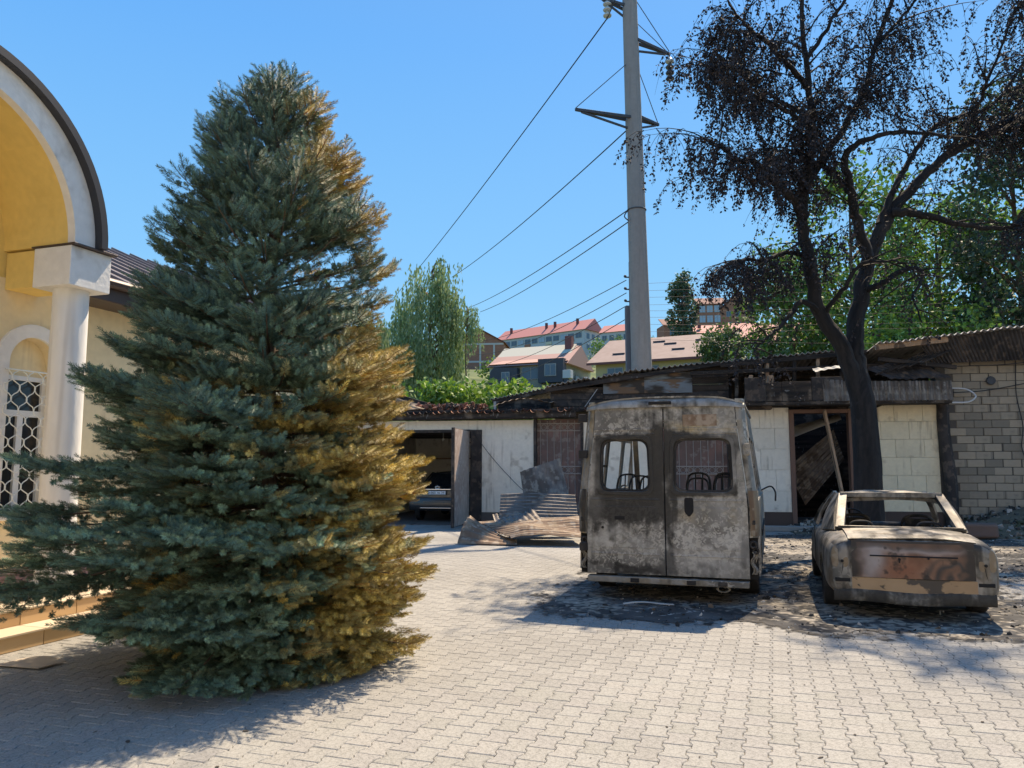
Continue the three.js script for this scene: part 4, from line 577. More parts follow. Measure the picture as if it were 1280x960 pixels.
  part('loose_sheet', corrugated([11.5, 4.14, 0.0], [12.4, 4.26, 0.0], [12.4, 4.14, 0.3], [11.5, 4.04, 0.3], { pitch: 0.2, amp: 0.01, noise: 0.02, seed: 6 }), mat([0.30, 0.30, 0.29], 0.7), S);
  part('rod', bar([5.5, 3.25, -0.3], [5.85, 3.75, -0.35], 0.02, 0.02), mat([0.4, 0.4, 0.4], 0.6), S);

  // small left shed and collapsed roof
  const C = thing('lean_to_shed', 'small lean-to shed with wavy slate edge beside the vine', 'shed', GO, GR);
  part('slate_sheet', corrugated([2.55, 3.62, -1.6], [4.5, 3.98, -1.6], [4.5, 3.8, -4], [2.55, 3.4, -4], { pitch: 0.13, amp: 0.025, th: 0.012, noise: 0.01, seed: 12 }), M.slate, C);
  part('board_wall', join(box(2.75, 4.5, 3.1, 3.62, -1.75, -1.70)), M.char, C); part('rafter', bar([2.6, 3.54, -1.66], [4.5, 3.88, -1.66], 0.07, 0.1), M.char, C); part('post', bar([2.68, 3.1, -1.66], [2.68, 3.55, -1.66], 0.08, 0.08), mat([0.45, 0.43, 0.4], 0.8), C);
  const D = thing('collapsed_roof', 'collapsed charred roof slope sagging at the left end of the garage', 'roof', GO, GR);
  part('slope', uvm(shell((u, v) => V(lerp(-4.5, 1.15, u), lerp(5.0, 3.2, u ** 0.9) * (1 - v) + 3.15 * v + 0.1 * fbm(u * 6, v * 4, 3, 3), lerp(-1.4, -0.2, v)), 20, 8, 0.05)), M.char, D);
  part('rafter', bar([-4.5, 4.95, -1.5], [1.3, 3.25, -1.35], 0.12, 0.16), M.char, D); part('rusted_ridge_sheet', corrugated([-0.5, 3.55, -0.2], [0.1, 3.55, -0.2], [1.0, 3.22, 0.05], [-0.2, 3.22, 0.1], { pitch: 0.2, amp: 0.012, noise: 0.02, seed: 15 }), M.rustTan, D);
  const E = thing('tin_sheet', 'rusty tan tin sheet lying bowed on the left garage roof', 'sheet', GO, GR);
  part('sheet', shell((u, v) => V(lerp(2.9, 4.75, u) - 0.25 * v, 3.24 + 0.24 * Math.sin(Math.min(1, u * 1.15) * 2.6) + 0.012 * Math.sin(u * 60) + 0.1 * v, lerp(0.1, -1.1, v)), 60, 8, 0.006, 'm'), M.rustTan, E);
  const Rb = thing('tile_rubble', 'heap of broken red roof tiles on the garage roof below the vine', 'rubble', GO, GR);
  const rl = [], rc = []; const du = new THREE.Object3D(); for (let i = 0; i < 260; i++) { du.position.set(0.6 + R() * 2.0, 3.2 + R() * 0.16, -0.1 - R() * 0.8); du.rotation.set(R() * 6, R() * 6, R() * 6); const s = 0.04 + 0.07 * R(); du.scale.set(s * 1.6, s * 0.4, s); du.updateMatrix(); rl.push(du.matrix.clone()); rc.push(R() < 0.6 ? lin(0.24, 0.10, 0.065) : lin(0.08, 0.06, 0.05)); }
  inst('tile_fragments', new THREE.BoxGeometry(1, 1, 1), mat(0xffffff, 0.9), rl, Rb, rc);

  // block wall and the long shed roof above it
  const B = thing('block_wall', 'grey concrete block wall with open joints and soot at its foot', 'wall', GO, GR);
  part('mortar_core', box(14.47, 22, -0.02, 4.32, -0.36, -0.016), M.mortar, B);
  const bg = [0, 1, 2].map((k) => { const g = new RoundedBoxGeometry(0.40, 0.185, 0.06, 1, 0.012), p = g.attributes.position; for (let i = 0; i < p.count; i++) p.setZ(i, p.getZ(i) + 0.012 * (h2(Math.round(p.getX(i) * 50), Math.round(p.getY(i) * 50), k) - 0.5)); return uvm(g); });
  for (let r = 0; r < 22; r++) for (let i = 0; i < 13; i++) { const u = 14.9 + i * 0.412 + (r % 2) * 0.2 + (R() - 0.5) * 0.03; const o = part('block', bg[Math.floor(R() * 3)], M.blocks[Math.floor(R() * (r > 14 ? 3 : 4))], B); o.position.set(u, 0.1 + r * 0.197, -0.03 + (R() - 0.5) * 0.016); o.rotation.z = (R() - 0.5) * 0.02; }
  part('wall_lamp', join(new THREE.TorusGeometry(0.08, 0.03, 8, 16).translate(15.75, 3.75, 0.05), new THREE.CylinderGeometry(0.06, 0.08, 0.08, 12).rotateX(1.57).translate(15.75, 3.75, 0.03)), M.iron, B);
  part('cable', tube(curve([[16.35, 4.4, 0.06], [16.3, 3.4, 0.06], [16.4, 2.6, 0.06], [16.35, 2.0, 0.06], [16.6, 1.5, 0.06], [17.2, 1.3, 0.06]], 30), 0.012, 5), M.wire, B); part('cable', tube(curve([[14.7, 3.45, 0.1], [15.6, 3.5, 0.08], [17.5, 3.85, 0.08], [20, 4.2, 0.08]], 20), 0.012, 5), M.wire, B); part('cable', tube(curve([[14.6, 4.1, 0.3], [16, 4.12, 0.3], [18, 4.35, 0.3]], 20), 0.012, 5), M.wire, B);
  const F = thing('long_shed_roof', 'long corrugated shed roof with dark overhang above the block wall', 'roof', GO, GR);
  for (let k = 0; k < 6; k++) { const u0 = 12.95 + k * 1.5, y = (u) => 4.70 + (u - 13.2) * 0.098; part('slate_sheet', corrugated([u0, y(u0) + 0.01 * (k % 2), 0.75], [u0 + 1.55, y(u0 + 1.55) + 0.01 * (k % 2), 0.75], [u0 + 1.55, y(u0 + 1.55) - 0.3, -4.2], [u0, y(u0) - 0.3, -4.2], { pitch: 0.15, amp: 0.028, th: 0.012, noise: 0.01, seed: 30 + k, nv: 6 }), M.slate, F); }
  part('fascia', corrugated([13.9, 4.72, 0.62], [22, 5.52, 0.62], [22, 4.35, 0.3], [14.3, 4.18, 0.3], { pitch: 0.09, amp: 0.012, noise: 0.008, seed: 41 }), M.rustDark, F);
  part('rafter', bar([12.9, 4.58, 0.6], [14.6, 4.74, 0.6], 0.09, 0.14), M.wood, F); part('rafter', bar([13.0, 4.3, 0.5], [14.8, 4.05, 0.5], 0.08, 0.1), M.char, F);
  for (let k = 0; k < 5; k++) part('broken_batten', bar([12.9 + 0.25 * k, 3.9 + 0.06 * k, 0.5 + 0.05 * k], [14.2 + 0.2 * k, 4.5 + 0.03 * k, 0.35], 0.05, 0.04), M.char, F);
  part('broken_batten', bar([12.6, 4.6, 0.3], [12.75, 3.6, 0.45], 0.07, 0.07), M.wood, F);
  part('fallen_sheet', corrugated([12.7, 4.1, 0.3], [13.9, 4.35, 0.2], [14.7, 3.8, 0.55], [13.2, 3.76, 0.6], { pitch: 0.15, amp: 0.02, noise: 0.04, seed: 44 }), M.rustDark, F);

  // loose pieces in the doorway and on the ground
  const one = (name, label, cat, geo, m, grp) => { const o = part(name, geo, m); o.position.set(...GO); o.rotation.y = GR; return tag(o, label, cat, grp); };
  one('leaning_plank', 'pale scorched plank leaning in the annex doorway', 'plank', bar([12.15, 0.1, 0.35], [11.72, 3.05, 0.12], 0.2, 0.06), M.wood);
  one('doorway_sheet', 'light corrugated sheet hanging high inside the annex doorway', 'sheet', corrugated([10.95, 2.35, -0.7], [10.95, 2.6, -1.6], [12.5, 3.05, -1.6], [12.3, 2.85, -0.6], { pitch: 0.16, amp: 0.025, noise: 0.01, seed: 51 }), mat([0.55, 0.53, 0.5], 0.6, { metalness: 0.2 }));
  one('doorway_sheet', 'brownish corrugated sheet slumped diagonally inside the annex doorway', 'sheet', corrugated([10.95, 1.55, -1.2], [11.4, 0.55, -1.1], [12.4, 1.8, -0.9], [12.2, 2.6, -1.1], { pitch: 0.14, amp: 0.02, noise: 0.02, seed: 53 }), M.rustGrey);
  one('door_sill', 'long grey concrete sill in front of the annex doorway', 'sill', rbox(9.5, 12.3, 0.0, 0.13, 0.75, 1.0, 0.02), M.concrete);
  const heap = (name, label, u0, u1, w0, w1, hgt, n, seed, tones, cat = 'rubble') => { const r = rng(seed), T2 = thing(name, label, cat, GO, GR, null, 'stuff'), l = [], c = []; const gg = shell((u, v) => V(lerp(u0, u1, u), 0.004 + hgt * Math.max(0, Math.sin(u * 3.1416)) ** 0.6 * Math.max(0, Math.sin(Math.min(1, v * 1.0) * 3.1416 * 0.5 + (v < 0 ? 0 : 0))) ** 0.8 * (0.7 + 0.6 * fbm(u * 9, v * 5, seed, 3)), lerp(w1, w0, v)), 36, 12, 0.02, 'm'); part('mound', gg, M.earth, T2);
    for (let i = 0; i < n; i++) { const u = r(), v = r(), y = hgt * Math.max(0, Math.sin(u * 3.1416)) ** 0.6 * Math.sin(v * 1.57) ** 0.8 * 0.95; du.position.set(lerp(u0, u1, u), 0.02 + y, lerp(w1, w0, v)); du.rotation.set(r() * 6, r() * 6, r() * 6); const s = 0.02 + 0.1 * r() ** 3; du.scale.set(s * (1 + r()), s * (0.2 + 0.5 * r()), s); du.updateMatrix(); l.push(du.matrix.clone()); const t = tones[Math.floor(r() * tones.length)]; c.push(lin(...t)); }
    inst('fragments', new THREE.BoxGeometry(1, 1, 1), mat(0xffffff, 0.95), l, T2, c); };
  heap('rubble_bank', 'bank of earth, broken plaster and leaves at the foot of the block wall', 14.4, 22, 0.05, 2.2, 0.75, 1900, 61, [[0.07, 0.065, 0.055], [0.2, 0.19, 0.17], [0.05, 0.06, 0.035], [0.4, 0.38, 0.35], [0.03, 0.03, 0.03]]);
  heap('doorway_rubble', 'pale plaster rubble spilling out of the annex doorway', 10.6, 13.4, -0.6, 1.7, 0.2, 420, 63, [[0.35, 0.32, 0.28], [0.2, 0.18, 0.16], [0.05, 0.05, 0.05], [0.5, 0.47, 0.42]]);

  // sheet metal heap in front of the scroll gate (world coordinates)
  const heapG = 'corrugated sheets dumped in front of the scroll gate';
  tag(part('corrugated_sheet', corrugated([0.2, 1.461, -19.3], [1.2, 1.80, -19.4], [1.5, 0.5, -18.7], [0.33, 0.5, -18.7], { pitch: 0.14, amp: 0.012, noise: 0.03, seed: 71, bend: 0.08 }), M.rustGrey), 'upright grey rusted sheet leaning against the scroll gate', 'sheet', heapG);
  tag(part('corrugated_sheet', corrugated([-0.27, 0.958, -18.4], [-0.29, 0.3, -17.35], [1.5, 0.3, -17.5], [1.5, 0.90, -18.4], { pitch: 0.14, amp: 0.022, noise: 0.02, seed: 72, bend: 0.03 }), M.rustGrey), 'dark grey ribbed sheet sloping below the upright sheet', 'sheet', heapG);
  tag(part('corrugated_sheet', corrugated([-0.935, 0.30, -17.6], [0.0, 0.2, -15.75], [1.55, 0.22, -15.5], [1.5, 0.55, -17.3], { pitch: 0.16, amp: 0.02, noise: 0.05, seed: 73, bend: 0.06 }), M.rustTan), 'wide tan rusted sheet lying flat on the pavers beside the van', 'sheet', heapG);
  tag(part('corrugated_sheet', shell((u, v) => { const c = 1 - u; return V(lerp(-1.12, 0.1, u) + 0.22 * v * c, 0.03 + (0.46 * c ** 1.6 + 0.05) * (1 - (1 - v) ** 2) + 0.018 * Math.sin(v * 26), -15.75 - 0.75 * v - 0.25 * c + 0.35 * v * v * u); }, 18, 44, 0.004, 'm'), M.rustTan), 'curled tan sheet with its edge bent up by the open gate leaf', 'sheet', heapG);
  tag(part('corrugated_sheet', corrugated([-0.45, 0.5, -17.9], [0.5, 0.62, -17.8], [0.9, 0.25, -16.4], [-0.3, 0.2, -16.6], { pitch: 0.13, amp: 0.018, noise: 0.03, seed: 75 }), M.rustGrey), 'ribbed sheet lying between the grey sheet and the wide tan sheet', 'sheet', heapG);
  tag(part('concrete_chunk', (() => { const g = new RoundedBoxGeometry(0.62, 0.32, 0.4, 3, 0.06), p = g.attributes.position; for (let i = 0; i < p.count; i++) { const k = 0.06 * (fbm(p.getX(i) * 6, p.getY(i) * 6 + p.getZ(i) * 4, 3, 3) - 0.5); p.setXYZ(i, p.getX(i) + k, p.getY(i) + k, p.getZ(i) + k); } g.computeVertexNormals(); g.rotateY(-0.5); g.translate(10.35, 0.19, -17.2); return uvm(g); })(), mat([0.17, 0.11, 0.085], 0.9)), 'brown square chunk lying on the ground before the rubble bank', 'chunk');
  tag(part('broken_slab', new THREE.CylinderGeometry(0.42, 0.46, 0.07, 5).scale(1, 1, 0.5).rotateZ(0.16).translate(9.15, 0.14, -16.6), mat([0.5, 0.48, 0.45], 0.9)), 'pale broken slab beside the rear of the burnt sedan', 'slab');
  tag(part('metal_strip', shell((u, v) => V(lerp(1.28, 1.86, u), 0.035 + 0.012 * Math.sin(u * 5), -9.02 - 0.06 * v - 0.05 * Math.sin(u * 3)), 14, 2, 0.006), mat([0.55, 0.54, 0.5], 0.6)), 'bent pale metal strip on the ash behind the burnt van', 'strip');
  tag(part('cardboard_scrap', shell((u, v) => V(-4.15 + 0.42 * u + 0.1 * v, 0.02 + 0.03 * Math.sin(u * 3) * v, -6.35 - 0.22 * v + 0.1 * u), 8, 4, 0.004), mat([0.42, 0.36, 0.29], 0.9)), 'flat scrap of cardboard on the pavers under the spruce', 'cardboard');
}

// ---------- burnt-out van ----------
{
  const T = thing('burnt_van', 'burnt-out high-roof van with flaking rear doors and empty windows', 'van', [1.83, 0, -9.3], HEAD); T.scale.x = 1.05;
  const hw = (y) => 0.915 - 0.115 * sstep(1.0, 2.45, y), yb = 0.31, yt = 2.33;
  const edge = (sg, n = 10) => Array.from({ length: n + 1 }, (_, i) => { const y = lerp(yb, yt, i / n); return [sg * (hw(y) - 0.008), y]; });
  // rear doors: pressed panels with rounded window openings
  for (const sg of [-1, 1]) {
    const D = new THREE.Group(); D.name = 'rear_door'; T.add(D); D.position.z = -0.03;
    const inner = sg < 0 ? -0.006 : 0.006, a = sg < 0 ? [-0.75, -0.16] : [0.10, 0.76];
    const e = edge(sg), pts = sg > 0 ? [[inner, yb], ...e, [inner, yt]] : [[inner, yt], ...e.reverse(), [inner, yb]];
    const hole = (m) => roundPoly([[a[0] - m, 1.30 - m], [a[1] + m, 1.30 - m], [a[1] + m - 0.02, 1.93 + m], [a[0] - m + 0.02, 1.93 + m]], 0.12);
    const pan = extrude(poly(pts, [hole(0)]), 0.03, 0.006); D.userData.label = sg < 0 ? 'left rear door, sooty, with flaking paint below the window' : 'right rear door with ochre and white burnt patches and a handle hole';
    part('panel', uvm(pan), M.vanRear, D);
    const o2 = hole(0.045).getPoints(8).map((p) => [p.x, p.y]); const gasket = extrude(poly(o2, [hole(0.004)]), 0.012, 0.004); part('window_flange', uvm(gasket.translate(0, 0, 0.032)), M.vanRear, D);
    part('window_rim', uvm(extrude(poly(hole(0.0).getPoints(8).map((p) => [p.x, p.y]), [hole(-0.022)]), 0.05, 0.004).translate(0, 0, -0.04)), M.burntDark, D);
    const q0 = sg < 0 ? -0.86 : 0.06, q1 = sg < 0 ? -0.06 : 0.86; // pressed ribs
    for (const [y, h, x0, x1] of [[2.05, 0.012, q0 + 0.04, q1 - 0.04], [1.99, 0.008, q0 + 0.04, q1 - 0.04], [0.55, 0.01, q0, q1], [1.20, 0.012, q0, q1]]) part('crease', rbox(x0, x1, y - h, y + h, 0.028, 0.042, 0.006), M.vanRear, D);
    part('pressed_field', uvm(extrude(roundPoly([[q0 + 0.02, 0.62], [q1 - 0.02, 0.62], [q1 - 0.02, 1.12], [q0 + 0.02, 1.12]], 0.07, THREE.Shape), 0.008, 0.006).translate(0, 0, 0.026)), M.vanRear, D);
    if (sg > 0) { part('handle_recess', uvm(extrude(roundPoly([[0.22, 1.23], [0.22, 1.06], [0.27, 1.0], [0.32, 1.06], [0.32, 1.23]], 0.025, THREE.Shape), 0.014, 0.003).translate(0, 0, 0.030)), M.soot, D); part('name_plate', rbox(0.22, 0.60, 2.08, 2.22, 0.029, 0.040, 0.005), M.rustTan, D); }
    else part('plate_mount', join(rbox(-0.58, -0.46, 0.955, 1.0, 0.03, 0.043, 0.005), new THREE.CylinderGeometry(0.016, 0.016, 0.02, 10).rotateX(1.57).translate(-0.72, 0.86, 0.04)), M.soot, D);
  }
  for (const y of [0.62, 1.75, 2.2]) part('hinge', join(rbox(-1.0, -0.90, y - 0.05, y + 0.05, -0.05, 0.02, 0.01)), M.burntDark, T);
  part('hinge', join(uvm(extrude(roundPoly([[0.875, 1.72], [0.95, 1.72], [0.95, 1.87], [0.875, 1.87]], 0.03, THREE.Shape), 0.02, 0.006).translate(0, 0, -0.005)), new THREE.CylinderGeometry(0.02, 0.02, 0.03, 10).rotateX(1.57).translate(0.913, 1.83, 0.02), new THREE.CylinderGeometry(0.02, 0.02, 0.03, 10).rotateX(1.57).translate(0.913, 1.76, 0.02)), M.burntSteel, T);
  // rounded corner posts
  for (const sg of [-1, 1]) part('corner_post', shell((u, v) => { const y = lerp(0.78, 2.40, v), w = hw(y), a = u * Math.PI / 2, r = 0.10; return V(sg * (w + r * Math.sin(a)), y, -0.012 - r * 1.6 * (1 - Math.cos(a))); }, 10, 16, 0.012 * sg, 'm'), M.burntSteel, T);
  for (const sg of [-1, 1]) { // lamp housings and the open, blackened corners below them
    part('lamp_housing', shell((u, v) => { const y = lerp(0.80, 1.32, v), a = u * 1.35, r = 0.10; return V(sg * (hw(y) + 0.012 + r * Math.sin(a)), y, 0.008 - r * 1.5 * (1 - Math.cos(a)) + 0.015 * Math.sin(v * 3.14)); }, 8, 10, 0.01 * sg, 'm'), sg > 0 ? M.lampTan : M.sootySteel, T);
    part('lamp_socket', join(rbox(sg * 0.955 - 0.025, sg * 0.955 + 0.025, 0.93, 0.98, -0.04, 0.016, 0.006), new THREE.TorusGeometry(0.035, 0.014, 6, 12).translate(sg * 0.95, 0.70, -0.03), new THREE.TorusGeometry(0.03, 0.012, 6, 12).translate(sg * 0.975, 0.63, -0.05)), M.burntDark, T);
    part('corner_void', box(sg > 0 ? 0.885 : -1.0, sg > 0 ? 1.0 : -0.885, 0.30, 0.80, -0.45, -0.09), M.soot, T);
    part('corner_scrap', shell((u, v) => V(sg * (0.93 + 0.06 * u + 0.02 * Math.sin(v * 9)), lerp(0.36, 0.62, v), -0.04 - 0.05 * u - 0.02 * Math.sin(u * 7 + v * 5)), 6, 8, 0.006), M.burntSteel, T);
  }
  part('step_bumper', join(rbox(-0.90, 0.90, 0.21, 0.285, -0.10, 0.045, 0.012)), M.burntSteel, T); part('bumper_bracket', join(...[-0.35, 0.28, 0.62].map((x) => rbox(x - 0.05, x + 0.05, 0.222, 0.272, 0.04, 0.052, 0.006))), M.burntDark, T); part('tow_eye', new THREE.TorusGeometry(0.05, 0.012, 6, 16).scale(1.3, 0.7, 1).translate(0.62, 0.185, -0.02), M.burntSteel, T);
  // sides: lower band with wheel arches, upper band with window openings, tilted in
  for (const sg of [-1, 1]) {
    const arch = (z, r = 0.40) => Array.from({ length: 15 }, (_, i) => { const a = Math.PI - (i / 14) * Math.PI; return [z + r * Math.cos(a), 0.34 + r * Math.sin(a)]; });
    const low = poly([[-4.85, 0.34], ...arch(-4.1), ...arch(-1.05), [-0.10, 0.34], [-0.17, 1.2], [-3.95, 1.2], [-4.4, 1.02], [-4.9, 0.85]]);
    const g = extrude(low, 0.02, 0.004); g.rotateY(-Math.PI / 2); g.translate(sg > 0 ? 1.015 : -0.995, 0, 0); const p = g.attributes.position; g.computeVertexNormals();
    // extrude shape x ran along z: after the turn, shape x -> world z
    part('side_panel', uvm(g), M.burntSteel, T);
    const hole = (z0, z1) => roundPoly([[z0, 1.26], [z1, 1.26], [z1 - 0.02, 1.98], [z0 + 0.02, 1.98]], 0.08);
    const up = extrude(poly([[-3.95, 1.2], [-0.17, 1.2], [-0.19, 2.36], [-3.05, 2.36], [-3.3, 2.2]], [hole(-1.5, -0.42), hole(-2.65, -1.62), hole(-3.5, -2.8)]), 0.02, 0.004); up.rotateY(-Math.PI / 2); up.translate(-0.01, -1.2, 0); up.rotateZ(sg * 0.105); up.translate(sg * 1.005, 1.2, 0);
    part('upper_side', uvm(up), M.burntSteel, T);
    part('gutter_rail', bar([sg * 0.885, 2.35, -0.15], [sg * 0.885, 2.35, -3.05], 0.03, 0.03), M.burntSteel, T);
    part('rub_strip', bar([sg * 1.025, 0.72, -1.6], [sg * 1.025, 0.74, -3.6], 0.02, 0.09), M.burntDark, T);
    part('mirror_arm', tube(curve([[sg * 1.0, 1.22, -3.75], [sg * 1.14, 1.28, -3.78], [sg * 1.2, 1.2, -3.76], [sg * 1.2, 1.05, -3.74]], 14), 0.014, 6), M.burntDark, T);
    part('window_bar', bar([sg * 0.96, 1.62, -0.42], [sg * 0.96, 1.60, -1.5], 0.015, 0.03), M.burntDark, T);
  }
  // roof, rear lip, nose
  part('roof', shell((u, v) => { const x = lerp(-0.89, 0.89, u), z = lerp(-0.02, -3.15, v); return V(x, 2.36 + 0.085 * (1 - Math.abs(x / 0.89) ** 3.2) + 0.012 * Math.sin(v * 26) * (Math.abs(x) < 0.7 ? 1 : 0) - 0.05 * (fbm(u * 3, v * 4, 4, 2) - 0.4), z); }, 28, 40, 0.02, 'm'), M.burntSteel, T);
  part('roof_lip', shell((u, v) => { const x = lerp(-0.90, 0.90, u), k = Math.abs(x / 0.90) ** 5, a = v * 1.7; return V(x, 2.315 - 0.03 * k + 0.115 * Math.sin(Math.min(1.57, a)) * (1 - 0.45 * k), 0.035 - 0.03 * k - 0.11 * (1 - Math.cos(Math.min(1.57, a)))); }, 36, 10, 0.02, 'm'), M.burntSteel, T);
  part('brake_light_slot', rbox(-0.16, 0.10, 2.345, 2.385, 0.02, 0.042, 0.008), M.soot, T);
  part('bonnet', shell((u, v) => { const x = lerp(-0.95, 0.95, u); return V(x, lerp(1.2, 0.72, v ** 1.6) - 0.06 * (x / 0.95) ** 4, lerp(-3.95, -4.95, v)); }, 14, 10, 0.02, 'm'), M.burntSteel, T);
  part('nose', shell((u, v) => { const x = lerp(-0.97, 0.97, u); return V(x, lerp(0.34, 0.75, v), -4.97 + 0.12 * (x / 0.97) ** 4); }, 12, 6, 0.02, 'm'), M.burntSteel, T);
  for (const sg of [-1, 1]) part('windscreen_pillar', bar([sg * 0.93, 1.2, -3.98], [sg * 0.84, 2.34, -3.1], 0.08, 0.07), M.burntSteel, T);
  part('header_rail', bar([-0.84, 2.36, -3.1], [0.84, 2.36, -3.1], 0.08, 0.06), M.burntSteel, T);
  // inside
  part('floor', box(-0.95, 0.95, 0.36, 0.42, -3.9, -0.1), M.burntDark, T); part('dashboard', rbox(-0.9, 0.9, 0.7, 1.12, -3.95, -3.65, 0.06), M.burntDark, T);
  part('partition', join(bar([-0.34, 0.42, -2.75], [-0.30, 2.3, -2.72], 0.14, 0.05), bar([0.62, 0.42, -2.75], [0.6, 2.3, -2.72], 0.1, 0.05), bar([-0.8, 2.24, -2.72], [0.8, 2.24, -2.72], 0.12, 0.05)), M.burntDark, T);
  for (const [x, z, h] of [[-0.62, -1.1, 1.48], [-0.32, -1.1, 1.46], [0.28, -1.1, 1.5], [0.62, -1.1, 1.5], [-0.6, -1.95, 1.45], [0.2, -1.95, 1.42], [0.55, -1.95, 1.44], [-0.45, -3.1, 1.46], [0.5, -3.1, 1.46]]) part('seat_frame', join(tube(curve([[x - 0.14, 0.45, z + 0.1], [x - 0.14, 0.9, z + 0.02], [x - 0.13, h - 0.05, z - 0.12], [x - 0.08, h, z - 0.13], [x + 0.08, h, z - 0.13], [x + 0.13, h - 0.05, z - 0.12], [x + 0.14, 0.9, z + 0.02], [x + 0.14, 0.45, z + 0.1]], 28), 0.014, 6), tube([[x - 0.04, 0.9, z + 0.02], [x - 0.04, h, z - 0.12]], 0.009, 5), tube([[x + 0.05, 0.9, z + 0.02], [x + 0.05, h, z - 0.12]], 0.009, 5), tube([[x - 0.14, 1.2, z - 0.05], [x + 0.14, 1.2, z - 0.05]], 0.011, 5), rbox(x - 0.17, x + 0.17, 0.68, 0.74, z, z + 0.4, 0.02)), M.burntDark, T);
  part('roof_bow', join(...[-0.7, -1.5, -2.3].map((z) => bar([-0.86, 2.32, z], [0.86, 2.32, z], 0.05, 0.04))), M.burntDark, T);
  for (const [sg, z] of [[-1, -1.05], [1, -1.05], [-1, -4.1], [1, -4.1]]) wheel(T, sg * 0.88, 0.255, z, 0.255, 0.2, M.burntDark, M.burntDark, sg);
}
function wheel(T, x, y, z, r, w, tm, rm, sg) {
  const W = new THREE.Group(); W.name = 'wheel'; W.position.set(x, y, z); T.add(W);
  const tp = [[r * 0.62, -w / 2], [r * 0.93, -w / 2], [r, -w * 0.36], [r, w * 0.36], [r * 0.93, w / 2], [r * 0.62, w / 2], [r * 0.58, w * 0.3], [r * 0.58, -w * 0.3], [r * 0.62, -w / 2]].map((p) => new THREE.Vector2(...p));
  part('tyre', new THREE.LatheGeometry(tp, 32).rotateZ(Math.PI / 2), tm, W);
  const disc = [[0.001, w * 0.30], [r * 0.2, w * 0.32], [r * 0.34, w * 0.24], [r * 0.55, w * 0.36], [r * 0.62, w * 0.44]].map((p) => new THREE.Vector2(p[0], p[1] * -sg)); part('rim', new THREE.LatheGeometry(disc, 32).rotateZ(Math.PI / 2), rm, W);
}

